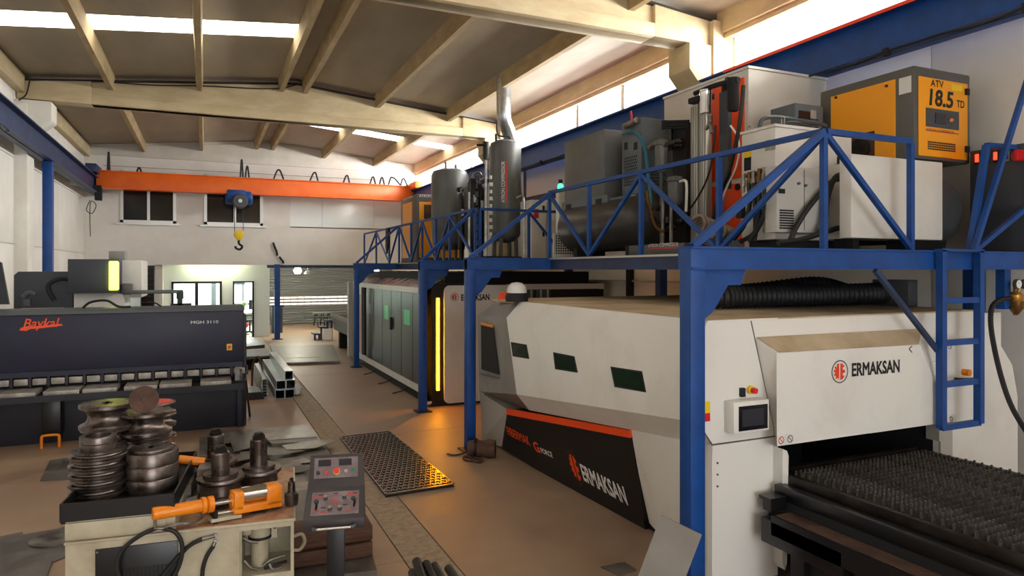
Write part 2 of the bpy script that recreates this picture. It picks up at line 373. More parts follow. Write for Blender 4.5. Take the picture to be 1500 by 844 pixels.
# passage behind: office box, side walls, ceiling, roller shutter
XO = 2.13; YO = 26.0; YS = 31.5
wo = struct('wall_office')
dx0, dx1 = at(341, 400, Y=YO).x, at(372, 400, Y=YO).x; wx0, wx1 = at(251, 400, Y=YO).x, at(325, 400, Y=YO).x
zt = at(356, 412, Y=YO).z
b = B(); b.box(-3.6, wx0, YO, YO+.12, 0, ZC).box(wx1, dx0, YO, YO+.12, 0, ZC).box(dx1, XO, YO, YO+.12, 0, ZC)
b.box(wx0, wx1, YO, YO+.12, zt, ZC).box(dx0, dx1, YO, YO+.12, zt, ZC).box(wx0, wx1, YO, YO+.12, 0, .85)
b.build('office_wall', M['officew'], wo); wo2 = struct('wall_passage'); B().box(XO-.12, XO, YO+.12, YS, 0, ZC).build('office_side_wall', M['officew'], wo2)
wo3 = struct('wall_office_end'); wo4 = struct('wall_office_left'); B().box(-3.6, -3.45, YO+.12, YS, 0, ZC).build('office_left_wall', M['officew'], wo4)
B().box(-3.6, XO, YS-.3, YS-.15, 0, .9).box(-3.6, XO, YS-.3, YS-.15, 2.15, ZC).box(-3.6, .85, YS-.3, YS-.15, .9, 2.15).box(1.95, XO, YS-.3, YS-.15, .9, 2.15).build('office_inner_wall', M['officew'], wo3)
pc = at(232, 420, Y=25.6).x
B().box(pc-.14, pc+.14, 25.3, 26, 0, ZC).build('pilaster', M['wall'], wo)
b = B().box(XO, 8.2, YB+.25, YS+.4, ZC, ZC+.15).box(-3.6, XO, YB+.25, YS+.4, ZC, ZC+.15); b.build('passage_ceiling', M['officew'], struct('ceiling_passage'))
B().box(8.0, 8.2, YB, YS+.3, 0, ZC).build('passage_wall', M['wall'], struct('wall_passage_right'))
B().box(-3.6, XO-.1, YO+.1, YS-.2, 0, .012).build('office_floor', M['beige'], fl)
w = struct('window_8')
b = B(); fr = .07
b.box(wx0, wx0+fr, YO-.03, YO+.13, .85, zt).box(wx1-fr, wx1, YO-.03, YO+.13, .85, zt).box(wx0, wx1, YO-.03, YO+.13, zt-fr, zt).box(wx0, wx1, YO-.03, YO+.13, .85, .92); b.build('window_frame', M['blackm'], w)
xm = at(288, 400, Y=YO).x; B().box(xm-.05, xm+.05, YO-.02, YO+.12, .9, zt-.05).build('mullion', M['blackm'], w)
for a, c in ((wx0+fr, xm-.05), (xm+.05, wx1-fr)): B().box(a, c, YO+.05, YO+.06, .92, zt-fr).build('pane', M['pane'], w)
w = struct('window_9'); B().box(.85, .92, YS-.32, YS-.14, .9, 2.15).box(1.88, 1.95, YS-.32, YS-.14, .9, 2.15).box(1.45, 1.52, YS-.32, YS-.14, .9, 2.15).box(.85, 1.95, YS-.32, YS-.14, .9, .97).build('window_frame', M['slated'], w)
for a, c in ((.92, 1.45), (1.52, 1.88)): B().box(a, c, YS-.22, YS-.21, .97, 2.15).build('pane', M['win'], w)
d = struct('door_1')
B().box(dx0, dx0+.05, YO-.03, YO+.13, 0, zt).box(dx1-.06, dx1, YO-.03, YO+.13, 0, zt).box(dx0, dx1, YO-.03, YO+.13, zt-.05, zt).build('door_frame', M['blackm'], d)
d = struct('door_2')       # roller shutter: horizontal corrugations, one lit slot band
b = B(); n = 62; x0, x1 = 2.05, 8.0; pz = .107; z = 0.0; prof = []
while z < 3.3: prof += [(YS, z), (YS-.07, z+.035), (YS-.075, z+.06), (YS, z+.1)]; z += pz
zs0, zs1 = at(440, 447, Y=YS).z, at(440, 434, Y=YS).z
b.loft([[(x0, y, q) for y, q in prof]+[(x0, YS+.05, 3.3), (x0, YS+.05, 0)], [(x1, y, q) for y, q in prof]+[(x1, YS+.05, 3.3), (x1, YS+.05, 0)]]); b.build('shutter_curtain', M['shutter'], d)
b = B(); z = zs0
for k in range(3):
    x = 2.3
    while x < 7.8: b.box(x, x+.26, YS-.084, YS-.078, zs0+.03+k*.14, zs0+.09+k*.14); x += .29
b.build('light_slot', M['slot'], d)
B().box(1.95, 2.12, YS-.1, YS, 0, ZC).build('guide_rail', M['alu'], d)

# roof: panels between purlins, concrete frames, skylight strips
ce = struct('ceiling')
px_ = [at(p, 128, Y=16.3).x for p in (160, 292, 414, 449, 557, 662)]
edges = [XL-.3]+px_+[XR+.3]
sky = {(-.9, 1): 1}
ysk = [(12.75, 13.5, 'L'), (20.6, 21.35, 'R'), (4.6, 5.35, 'L'), (-3.5, -2.75, 'L'), (-3.5, -2.75, 'R')]  # last three strips are out of view, added for more daylight
for i, (a, c) in enumerate(zip(edges[:-1], edges[1:])):
    side = 'L' if (a+c)/2 < px_[2] else 'R' if (a+c)/2 > px_[3] else 'M'
    cuts = sorted([(y0, y1) for y0, y1, s in ysk if s == side])
    segs = []; y = YF-.2
    for y0, y1 in cuts: segs += [(y, y0, 0), (y0, y1, 1)]; y = y1
    segs.append((y, YB+.3, 0))
    for y0, y1, s in segs:
        if a < XM < c and side == 'M':
            pts = [(a, zroof(a)), (XM, zroof(XM)), (c, zroof(c)), (c, zroof(c)+.1), (XM, zroof(XM)+.1), (a, zroof(a)+.1)]
            B().prism(pts, 'y', y0+.004, y1-.004).build('roof_panel', M['roof'], ce)
        else:
            pts = [(a+.003, zroof(a)), (c-.003, zroof(c)), (c-.003, zroof(c)+.1), (a+.003, zroof(a)+.1)]
            B().prism(pts, 'y', y0+.004, y1-.004).build('skylight' if s else 'roof_panel', M['skylight' if s else 'roof'], ce)
for x in px_:
    for y0, y1 in ((-8.9, .15), (.45, 8.35), (8.65, 16.55), (16.85, 25.0)):
        z = zroof(x)
        B().prism([(x-.075, z+.01), (x-.075, z-.1), (x-.05, z-.3), (x+.05, z-.3), (x+.075, z-.1), (x+.075, z+.01)], 'y', y0-.13, y1+.13).build('purlin', M['purlin'], ce)
for y in (0.3, 8.5, 16.7):
    top = lambda x: zroof(x)-.13
    lo = 5.84
    b = B(); b.prism([(XL+.02, lo), (XL+.02, top(XL)), (XM, top(XM)), (XR-.02, top(XR)), (XR-.02, lo)], 'y', y-.12, y+.12)
    b.prism([(XL+.02, lo-.004), (XL+.02, top(XL)), (XL+1.3, top(XL+1.3)), (XL+1.3, lo-.004)], 'y', y-.196, y+.196)
    b.prism([(XR-1.3, lo-.004), (XR-1.3, top(XR-1.3)), (XR-.02, top(XR)), (XR-.02, lo-.004)], 'y', y-.196, y+.196)
    b.box(XL+.05, XR-.05, y-.19, y+.19, lo, lo+.2)
    b.build('roof_beam', M['concrete'], ce, bevel=.012)
    B().prism([(XL+.02, top(XL)-.005), (XM, top(XM)-.005), (XR-.02, top(XR)-.005), (XR-.02, top(XR)+.03), (XM, top(XM)+.03), (XL+.02, top(XL)+.03)], 'y', y-.2, y+.2).build('beam_seam', M['roofseam'], ce)
for y0, y1 in ((YF, .1), (.5, 8.3), (8.7, 16.5), (16.9, YB)):
    B().box(XL, XL+.16, y0, y1, 5.95, 6.3).build('gutter_beam', M['concrete'], ce, bevel=.01)
    B().box(XR-.16, XR+.02, y0, y1, 6.02, 6.36).box(XR-.1, XR+.02, y0, y1, 5.94, 6.02).build('gutter_beam', M['concrete'], ce, bevel=.01)
B().box(XL, XL+.02, YF, YB, 6.3, 6.36).build('eaves_seam', M['roofseam'], ce)
B().tube([(XL+.25, 16.45, 6.2), (XL+1.2, 16.44, 6.3), (XL+2.4, 16.45, 6.34), (XL+3.4, 16.44, 6.43), (XM-.6, 16.45, 6.52), (XM, 16.44, 6.68)], .014, 6).tube([(XL+.25, 16.45, 6.2), (XL+.2, 16.4, 5.9), (XL+.1, 16.3, 5.75)], .014, 6).build('roof_cable', M['rubber'], ce)

# ------------------------------------------------------------------ overhead crane
def ibeam(b, x, y0, y1, z0, z1, w):
    b.box(x-w/2, x+w/2, y0, y1, z1-.025, z1).box(x-w/2, x+w/2, y0, y1, z0, z0+.025).box(x-.012, x+.012, y0, y1, z0, z1)
t = thing('crane_runway', 'blue steel crane runway beam along the left wall, below the concrete gutter', 'crane beam', (XL+.38, 8, 4.72), group=None)
b = B(); ibeam(b, XL+.38, -8.5, 24.9, 4.72, 5.2, .26); b.build('beam', M['navy'], t)
B().box(XL+.34, XL+.42, -8.5, 24.9, 5.2, 5.26).build('rail', M['darksteel'], t)
b = B()
for y in (2, 8.5, 16.7, 22.6): B().box(XL, XL+.37, y-.08, y+.08, 4.78, 5.1).build('bracket', M['concw'], t)
b = B(); b.tube([(XL+.46, 10+i*.35, 4.66+(.05 if i % 2 else 0)) for i in range(12)], .012, 5, 3); b.build('conductor_cable', M['rubber'], t)
t = thing('crane_runway', 'blue steel crane runway beam with red rail along the right wall windows', 'crane beam', (XR-.4, 8, 4.8))
b = B(); ibeam(b, XR-.4, -8.5, 24.9, 4.8, 5.26, .3); b.build('beam', M['blue'], t)
B().box(XR-.556, XR-.55, -8.5, 7.7, 5.225, 5.265).build('red_edge', M['red'], t)
B().box(XR-.44, XR-.36, -8.5, 24.9, 5.26, 5.31).build('rail', M['rust'], t).data.materials[0] = M['red']
b = B(); pts = []
for i in range(40): pts.append((XR-.56, 2+i*.35, 4.785-(.03 if i % 4 == 2 else 0)))
b.tube(pts, .014, 5, 2); b.build('conductor_cable', M['rubber'], t)
for i in range(9): B().box(XR-.58, XR-.52, 2.3+i*1.4, 2.36+i*1.4, 4.74, 4.82).build('cable_clip', M['blackm'], t)
YC = 24.2; zb0, zb1 = at(350, 284, Y=YC).z, at(350, 262, Y=YC).z
t = thing('overhead_crane', 'orange overhead travelling crane girder spanning the back of the hall', 'crane', (2, YC, zb0))
B().box(XL+.45, XR-.45, YC-.18, YC+.18, zb0, zb1).build('girder', M['orange'], t, bevel=.01)
B().box(XL+.45, XR-.45, YC-.24, YC-.1, zb1, zb1+.03).box(XL+.45, XR-.45, YC-.22, YC+.22, zb0-.02, zb0).build('girder_flange', M['orange'], t)
for x in (XL+.4, XR-.45): B().box(x-.14, x+.14, YC-.9, YC+.62, 5.28, 5.52).build('end_truck', M['orange'] if x > 0 else M['navy'], t, bevel=.01)
cab = [(p, h) for p, h in ((160, 0), (166, .42), (205, .05), (260, .02), (351, .45), (362, .3), (375, 0), (405, .3), (420, .02), (453, .3), (475, .02), (507, .28), (530, .02), (548, .25), (565, .02), (575, .25), (590, .05))]
for p0, pk, p1, h in ((158, 159.5, 161, .6), (200, 204, 208, .18), (352, 354, 356, .62), (359, 362, 365, .42), (400, 408, 416, .36), (453, 461, 466, .34), (502, 508, 512, .3), (541, 546, 550, .3), (555, 559, 563, .3), (568, 573, 588, .32), (586, 590, 597, .3)):
    xa, xk, xc = (at(p, 262, Y=YC).x for p in (p0, pk, p1))
    B().tube([(xa, YC-.05, zb1), (xa*.35+xk*.65, YC-.05, zb1+h*.85), (xk, YC-.05, zb1+h), (xc*.35+xk*.65, YC-.05, zb1+h*.85), (xc, YC-.05, zb1)], .03, 6, 4).build('festoon_loop', M['rubber'], t)
B().bar((XL+.6, YC+.15, zb1+.22), (XR-.6, YC+.15, zb1+.22), .015).build('festoon_wire', M['steel'], t)
B().box(XL+.42, XL+.6, YC-.28, YC-.08, 4.5, 4.95).build('drive_motor', M['blackm'], t)
B().tube([(XL+.3, YC-.2, 4.5), (XL+.2, YC-.2, 4.2), (XL+.35, YC-.2, 4.1), (XL+.45, YC-.2, 4.35), (XL+.3, YC-.2, 4.4), (XL+.3, YC-.2, 3.4)], .012, 5).build('pendant_wire', M['rubber'], t)
hx = at(350, 290, Y=YC).x; hz = at(350, 290, Y=YC).z
t = thing('electric_hoist', 'blue electric chain hoist hanging under the orange crane girder', 'hoist', (hx, YC, hz))
B().lathe([(.0, -.42), (.2, -.42), (.25, -.36), (.25, .36), (.2, .42), (0, .42)], (hx, YC, hz+.02), (1, 0, 0), 20).box(hx-.36, hx+.2, YC-.24, YC+.24, hz-.05, hz+.24).build('hoist_body', M['blue'], t, bevel=.02)
B().lathe([(0, 0), (.2, 0), (.24, .1), (.24, .2), (.2, .26), (0, .26)], (hx+.02, YC-.22, hz-.14), (0, -1, 0), 20).build('motor_cover', M['slated'], t)
B().lathe([(0, 0), (.06, 0), (.06, .03), (0, .03)], (hx+.02, YC-.49, hz-.14), (0, -1, 0), 16).build('shaft_cap', M['label_w'], t)
for s in (-.28, .28): B().box(hx+s-.06, hx+s+.06, YC-.22, YC+.22, hz+.2, zb0-.02).build('trolley_wheel_plate', M['blue'], t)
zh = at(349, 345, Y=YC).z
t2 = thing('crane_hook_block', 'yellow crane hook block hanging on two wire ropes below the blue hoist', 'hook', (hx, YC, zh))
for s in (-.13, .13): B().cyl((hx+s, YC, zh+.1), (hx+s*1.1, YC, hz-.1), .011, n=6).build('wire_rope', M['rubber'], t2)
B().prism([(hx-.13, zh+.16), (hx-.16, zh), (hx-.05, zh-.16), (hx+.05, zh-.16), (hx+.16, zh), (hx+.13, zh+.16)], 'y', YC-.08, YC+.08).build('pulley_housing', M['label_y'], t2, bevel=.02)
B().tube([(hx, YC, zh-.16), (hx, YC, zh-.27), (hx+.1, YC, zh-.36), (hx+.03, YC, zh-.46), (hx-.09, YC, zh-.42), (hx-.1, YC, zh-.35)], .035, 8).build('hook', M['blackm'], t2)

# blue steel columns and the cross beam of the passage
cx = at(68, 300, X=XL+.35)
t = thing('steel_column', 'blue square steel column standing against the left wall under the crane runway', 'column', (XL+.38, cx.y, 0))
B().box(XL+.29, XL+.47, cx.y-.1, cx.y+.1, .02, 4.72).build('shaft', M['blue'], t, bevel=.01); B().box(XL+.14, XL+.62, cx.y-.25, cx.y+.25, 0, .02).build('base_plate', M['darksteel'], t)
p = at(406, 497, Z=0)
t = thing('steel_column', 'slim blue steel column at the passage, in front of the roller shutter', 'column', (p.x, p.y, 0))
B().box(p.x-.09, p.x+.09, p.y-.09, p.y+.09, .02, ZB+.02).build('shaft', M['blue'], t); B().box(p.x-.17, p.x+.17, p.y-.17, p.y+.17, 0, .02).build('base_plate', M['darksteel'], t)
tag(B().box(p.x-.3, 8.0, YB+.02, YB+.2, ZB-.1, ZB).build('lintel_beam', M['navy']), 'dark blue steel lintel over the passage to the roller shutter', 'beam')
# ------------------------------------------------------------------ mezzanine: portal posts, deck, railings
ZD = 2.56; XP = 3.32; XD = 4.45; YD0, YD1 = 3.74, 21.0; XW = 7.04
mz = thing('mezzanine', 'blue steel mezzanine deck with front beams carrying the compressors along the right wall', 'platform', (XD, 12, 0))
POSTS = [(3.08, 3.8, 'nearest blue portal post, beside the leaning grey plate'), (3.22, 8.52, 'blue portal post standing by the far nose of the nearer laser cutter'), (3.36, 11.15, 'blue portal post beside the amber light strip of the enclosed machine'), (3.4, 16.9, 'farthest blue portal post, at the far end of the steel doors')]
for i, (x, y, lab) in enumerate(POSTS):
    t = thing('portal_post', 'square '+lab, 'post', (x, y, 0))
    s = .062
    B().box(x-s, x+s, y-s, y+s, .015, ZD-.02).build('shaft', M['blue'], t, bevel=.006)
    B().box(x-.13, x+.13, y-.13, y+.13, 0, .015).build('base_plate', M['darksteel'], t)
    if i: b = B(); b.box(x-s, XW, y-.07, y+.07, ZD-.16, ZD-.014); b.box(x-s, XW, y-.09, y+.09, ZD-.012, ZD).build('cross_beam', M['blue'], mz)
    b = B(); b.prism([(x+s, ZD-.16), (x+s, ZD-.52), (x+.16, ZD-.46), (x+.3, ZD-.27), (x+.42, ZD-.27), (x+.46, ZD-.16)], 'y', y-.02, y+.02).build('gusset', M['blue'], t)
# front beam runs on past the first post's line
b = B(); b.box(3.02, XW, YD0, YD0+.14, ZD-.16, ZD); b.box(3.02, XW, YD0-.012, YD0, ZD-.16, ZD-.145).box(3.02, XW, YD0-.012, YD0, ZD-.015, ZD)
b.build('front_beam', M['blue'], mz)
B().box(XD-.06, XD, YD0+.14, YD1, ZD-.16, ZD-.02).build('edge_beam', M['navy'], mz)
B().box(XD-.085, XD-.06, YD0+.14, YD1, ZD-.022, ZD).build('deck_lip', M['alu'], mz)
ys = [YD0+.14+i*(YD1-YD0-.14)/12 for i in range(13)]
for y0, y1 in zip(ys[:-1], ys[1:]): B().box(XD-.06, XW, y0+.004, y1-.004, ZD-.018, ZD+.004).build('deck_plate', M['sheet'], mz)
for y in [YD0+.6+i*1.45 for i in range(12)]: B().box(XD, XW, y-.04, y+.04, ZD-.13, ZD-.018).build('joist', M['navy'], mz)
for y in (4.3, 9.4, 12.6, 17): B().box(XW-.14, XW, y-.07, y+.07, 0, ZD-.13).build('wall_post', M['blue'], mz)
# railings: each run one railing with its posts, rails and diagonals
ZT = 3.49; rs = .022
def run(name, lab, pts_posts, diag, col='blue', skip=()):
    """pts_posts: list of (x,y) post feet"""
    t = thing(name, lab, 'railing', (pts_posts[0][0], pts_posts[0][1], ZD))
    P = [Vector((x, y, 0)) for x, y in pts_posts]
    up = lambda p, z: Vector((p.x, p.y, z))
    b = B(); b.bar(up(P[0], ZT), up(P[-1], ZT), .045, .045); b.build('top_rail', M[col], t)
    for p in [q for i, q in enumerate(P) if i not in skip]: B().bar(up(p, ZD), up(p, ZT-.02), .045, .045).build('rail_post', M[col], t)
    for i, j, k in diag:
        a, c = up(P[i], ZD+.02 if k > 0 else ZT-.02), up(P[j], ZT-.02 if k > 0 else ZD+.02)
        B().bar(a, c, .04, .04).build('diagonal', M[col], t)
    return t
yl = [3.9, 5.1, 6.37, 7.5, 8.6]
run('railing', 'blue railing along the deck edge in front of the grey compressor and its tank', [(XD, y) for y in yl], [(0, 1, -1), (2, 1, -1), (2, 3, -1), (4, 3, -1)])
run('railing', 'short blue end railing with one diagonal, in front of the plain white cabinet', [(XD+.025, YD0+.16), (5.47, YD0+.16)], [(0, 1, -1)], skip=(0,))
yl = [11.5, 12.9, 13.8, 14.8, 15.7, 16.8, 17.8, 19.3, 20.9]
run('railing', 'far blue railing along the deck edge in front of the tall grey tanks', [(XD, y) for y in yl], [(1, 0, -1), (1, 2, -1), (3, 2, -1), (3, 4, -1), (5, 4, -1), (5, 6, -1), (7, 6, -1), (7, 8, -1)])
run('railing', 'blue cross railing at the near end of the tank deck', [(XD+.06, 11.42), (5.48, 11.42), (6.3, 11.42)], [(1, 2, -1)])
for (x, y, lab), n in zip(POSTS, ('nearest', 'second', 'third', 'farthest')):
    yy_ = min([3.9, 8.5, 11.55, 16.9], key=lambda q: abs(q-y))
    tag(B().bar((x, y, ZD), (XD, yy_, ZT), .045, .05).build('sloping_brace', M['blue']), 'blue sloping brace from the head of the %s portal post up to the railing' % n, 'brace')
# ladder with its handrails
lx0, lx1, ly = at(1379, 500, Y=3.69).x, at(1434, 500, Y=3.69).x, 3.69
zl = at(1405, 624, Y=ly).z
t = thing('ladder', 'blue steel ladder hanging from the front beam above the cutting bed', 'ladder', ((lx0+lx1)/2, ly, zl))
for x in (lx0, lx1): B().box(x-.028, x+.028, ly-.03, ly+.03, zl, ZD).build('side_rail', M['blue'], t)
for py in (623, 561, 501, 440):
    z = at(1405, py, Y=ly).z; B().box(lx0, lx1, ly-.022, ly+.022, z-.024, z+.024).build('rung', M['blue'], t)
B().box(lx0-.03, lx1+.03, ly-.03, YD0-.012, ZD-.012, ZD+.012).build('landing_lip', M['blue'], t)
B().bar((lx0, ly+.03, at(1378, 515, Y=ly).z), at(1282, 396, Y=YD0-.03), .035, .035).build('stay', M['navy'], t)
yb = YD0+.14
t = thing('leaning_handrail', 'blue leaning tube handrail in front of the charcoal cabinet with red displays', 'handrail', (6.4, yb, ZD))
A = at(1421, 364, Y=yb); A.z = ZD; Bp = at(1445, 213, Y=yb)
B().bar(A, Bp, .05).build('leaning_post', M['blue'], t)
B().bar(Bp, at(1510, 218, Y=yb), .045).build('top_rail', M['blue'], t)
t = thing('leaning_handrail', 'long blue stay leaning up to the right, crossing the red displays', 'handrail', (6.45, yb, ZD))
A2 = at(1426, 364, Y=yb-.06); A2.z = ZD
B().bar(A2, at(1512, 95, Y=yb-.1), .04).build('stay', M['blue'], t)
B().bar(A2+Vector((.02, 0, .01)), at(1512, 297, Y=yb-.1), .04).build('lower_stay', M['blue'], t)
V = Vector
# ------------------------------------------------------------------ machines standing on the deck
R_X, U_Z, R_Y = (1, 0, 0), (0, 0, 1), (0, -1, 0)
# yellow screw compressor
x0, x1, y0, y1, z0, z1 = 6.16, 7.0, 4.355, 5.45, 3.46, 4.35
t = thing('screw_compressor', 'yellow and dark grey screw compressor marked ATV 18.5 TD on a grey tank', 'compressor', (6.6, 4.9, ZD))
B().box(x0, x1, y0, y1, z0, z1).build('housing', M['dgrey'], t, bevel=.02)
p0, p1 = at(1348, 120, Y=y0), at(1412, 235, Y=y0)
B().box(at(1344.5, 120, Y=y0).x, at(1416, 235, Y=y0).x, y0-.012, y0, z0+.03, z1-.1).build('front_door', M['yellow'], t, bevel=.006)
yf = y0-.012
text('ATV', at(1363, 126, Y=yf), R_X, U_Z, .065, M['blackm'], t, width=.19, bold=.012)
text('18.5', at(1361, 153, Y=yf), R_X, U_Z, .15, M['black'], t, width=.36, bold=.03, shear=.1)
text('TD', at(1401, 157, Y=yf), R_X, U_Z, .07, M['blackm'], t, width=.12, bold=.015)
B().box(at(1356, 170, Y=yf).x, at(1404, 170, Y=yf).x, yf-.006, yf, at(1380, 188, Y=yf).z, at(1380, 161, Y=yf).z).build('control_window', M['slated'], t)
B().box(at(1369, 170, Y=yf).x, at(1384, 170, Y=yf).x, yf-.014, yf-.006, at(1380, 182, Y=yf).z, at(1380, 167, Y=yf).z).build('display', M['screeng'], t)
B().cyl(at(1394, 176, Y=yf-.005), at(1394, 176, Y=yf-.03), .018).build('knob', M['borange'], t)
text('AYRON COMPRESSOR', at(1356, 191.5, Y=yf), R_X, U_Z, .028, M['dgrey'], t, width=.42)
B().box(at(1356, 190, Y=yf).x, at(1404, 190, Y=yf).x, yf-.003, yf, at(1380, 194, Y=yf).z, at(1380, 192.8, Y=yf).z).build('red_line', M['signred'], t)
b = B(); gx0, gx1, gz0, gz1 = at(1359, 215, Y=yf).x, at(1400, 215, Y=yf).x, at(1380, 221, Y=yf).z, at(1380, 208, Y=yf).z
for i in range(16):
    for j in range(4): b.box(gx0+(gx1-gx0)*i/16, gx0+(gx1-gx0)*(i+.7)/16, yf-.003, yf, gz0+(gz1-gz0)*j/4, gz0+(gz1-gz0)*(j+.7)/4)
b.build('vent_grille', M['grill'], t, flat=True)
for py in (135, 219): p = at(1416, py, Y=yf); B().box(p.x-.03, p.x+.02, yf-.02, yf, p.z-.03, p.z+.03).build('door_latch', M['blackm'], t)
B().box(at(1394, 126, Y=yf).x, at(1410, 126, Y=yf).x, yf-.002, yf, at(1400, 133, Y=yf).z, at(1400, 124, Y=yf).z).build('sticker', M['label_y'], t)
# side: yellow panel with arched fan opening
ya = at(1312, 200, X=x0).y; yb_ = at(1216, 200, X=x0).y; ze = at(1312, 224, X=x0).z
B().box(x0-.012, x0, ya, yb_-.02, z0+.34, z1-.09).box(x0-.012, x0, ya, ya+.22, z0+.02, z0+.34).box(x0-.012, x0, yb_-.2, yb_-.02, z0+.02, z0+.34).build('side_panel', M['yellow'], t)
B().box(x0-.004, x0, ya+.22, yb_-.2, z0+.02, z0+.34).build('fan_opening', M['rust'], t)
B().lathe([(0, 0), (.11, 0), (.11, .03), (0, .03)], (x0-.004, (ya+yb_)/2, z0+.18), (-1, 0, 0), 16).build('fan_hub', M['darksteel'], t)
B().box(x0-.003, x0, at(1317, 120, X=x0).y-.0, at(1335, 120, X=x0).y, at(1326, 137, X=x0).z, at(1326, 113, X=x0).z).build('data_plate', M['label_w'], t)
for px, py in ((1225, 143), (1299, 126)): p = at(px, py, X=x0-.012); B().cyl(p, p+Vector((-.012, 0, 0)), .014).build('lock', M['blackm'], t)
# its horizontal tank, the near dished end seen beside the white cabinet
B().lathe([(0, -.1), (.18, -.085), (.28, -.03), (.32, .05), (.32, 1.3), (.28, 1.4), (.18, 1.46), (0, 1.48)], (6.61, 4.4, 2.98), (0, 1, 0), 28).build('tank', M['slated'], t)
for y in (4.5, 5.5): B().box(6.2, 6.8, y-.03, y+.03, ZD, 2.75).box(6.25, 6.3, y-.03, y+.03, 2.7, 3.46).box(6.68, 6.73, y-.03, y+.03, 2.7, 3.46).build('tank_saddle', M['blackm'], t)

# small slate-grey control box behind it
tag(B().box(6.28, 6.9, 5.92, 6.14, ZD, 4.28).build('dryer_cabinet', M['slate'], bevel=.012), 'slate grey cabinet between the tall white cabinet and the yellow compressor', 'cabinet')
# grey dryer seen over the white chiller
t = thing('refrigerant_dryer', 'low slate grey dryer with small dark display, behind the white chiller', 'dryer', (6.0, 5.5, ZD))
xa, xb = at(1165, 160, Y=5.35).x, at(1206, 160, Y=5.35).x; za, zb = at(1185, 190, Y=5.35).z, at(1185, 153, Y=5.35).z
B().box(xa, xb, 5.35, 5.7, ZD, zb).build('body', M['slate'], t, bevel=.01)
B().box(at(1170, 165, Y=5.35).x, at(1186, 165, Y=5.35).x, 5.34, 5.35, at(1178, 177, Y=5.35).z, at(1178, 163, Y=5.35).z).build('display', M['screen'], t)
B().box(at(1187, 165, Y=5.35).x, at(1195, 165, Y=5.35).x, 5.345, 5.35, at(1178, 174, Y=5.35).z, at(1178, 160, Y=5.35).z).build('label_plate', M['label_g'], t)
for i in range(6): B().box(at(1168, 165, Y=5.35).x, at(1198, 165, Y=5.35).x, 5.345, 5.35, za+.01+i*.02, za+.02+i*.02).build('louvre', M['grill'], t)

# plain white cabinet at the front
t = thing('white_cabinet', 'plain white sheet-metal cabinet at the deck front, right of the chiller', 'cabinet', (5.6, 4.3, ZD))
B().box(5.0, 6.19, 4.1, 4.22, 2.67, 3.385).build('front_panel', M['cabwhite'], t, bevel=.008)
B().box(5.26, 6.1, 4.22, 4.58, 2.68, 3.36).build('body', M['cabwhite'], t)
for x in (5.3, 6.0): B().box(x-.04, x+.04, 4.3, 4.5, ZD, 2.68).build('foot', M['blackm'], t)
# white chiller with hoses
x0, x1, y0, y1, z0, z1 = 4.65, 5.62, 4.6, 5.02, 2.67, 3.68
t = thing('chiller', 'white chiller with hose fittings and small grey louvred box on its front', 'chiller', (5.1, 4.8, ZD))
B().box(x0, x1, y0, y1, z0, z1).build('housing', M['cabwhite'], t, bevel=.01)
B().box(x0+.05, x1-.05, y0+.05, y1-.05, ZD, z0).build('plinth', M['blackm'], t)
B().box(x0-.01, x1+.01, y0-.01, y1+.01, z1, z1+.025).build('lid', M['cabwhite'], t)
gx0, gx1 = at(1138, 300, Y=4.46).x, at(1205, 300, Y=4.46).x; gz0, gz1 = at(1170, 341, Y=4.46).z, at(1170, 245, Y=4.46).z
B().box(gx0, gx1, 4.46, 4.6, gz0, gz1).build('side_box', M['cabgrey'], t, bevel=.008)
sx = at(1178, 300, Y=4.46).x; B().box(sx-.003, sx+.003, 4.457, 4.46, gz0+.02, gz1-.02).build('door_seam', M['dgrey'], t)
for i in range(8): B().box(gx0+.03, gx0+.19, 4.452, 4.46, gz0+.03+i*.022, gz0+.043+i*.022).build('louvre', M['grill'], t)
p = at(1144, 280, Y=4.46); B().box(p.x-.03, p.x+.04, 4.452, 4.46, p.z-.02, p.z+.02).build('name_plate', M['blackm'], t)
b = B()
for px, py in ((1169, 269), (1179, 272)): p = at(px, py, Y=4.46); b.cyl(p, p+Vector((0, -.02, 0)), .012)
b.build('door_lock', M['dgrey'], t)
# labels and fittings on its left side
def side(px, py): return at(px, py, X=x0-.002)
for nm, m_, (pa, pb) in (('warning_label', 'label_y', ((1090, 220), (1100, 232))), ('warning_label', 'blackm', ((1090, 232), (1100, 249))), ('data_plate', 'label_g', ((1121, 206), (1128, 220))), ('data_plate', 'label_g', ((1129, 205), (1136, 219)))):
    a, c = side(*pa), side(*pb); B().box(x0-.003, x0, a.y, c.y, a.z, c.z).build(nm, M[m_], t)
for i, (px, py) in enumerate(((1097, 258), (1106, 256), (1112, 254), (1121, 251), (1128, 249))):
    p = side(px, py)
    b = B().cyl(p, p+Vector((-.07, 0, 0)), .02, n=10).cyl(p+Vector((-.07, 0, .02)), p+Vector((-.07, 0, -.16)), .018, n=10).cyl(p+Vector((-.07, 0, -.05)), p+Vector((-.07, 0, -.1)), .026, n=6)
    b.build('valve', M['brassd'] if i % 2 else M['steel'], t)
for px, z_ in ((1120, 3.15), (1129, 2.98)):
    p = at(px, 300, X=x0-.08); B().cyl((p.x, p.y, z_), (p.x, p.y, z_-.13), .014).build('valve_grip', M['pinkred'], t)
B().box(x0-.05, x0, side(1092, 310).y, side(1084, 310).y, at(1088, 320, X=x0).z, at(1088, 300, X=x0).z).build('connector_box', M['blackm'], t)
p = at(1230, 240, Y=4.6-.01); q = at(1222, 265, Y=4.6)
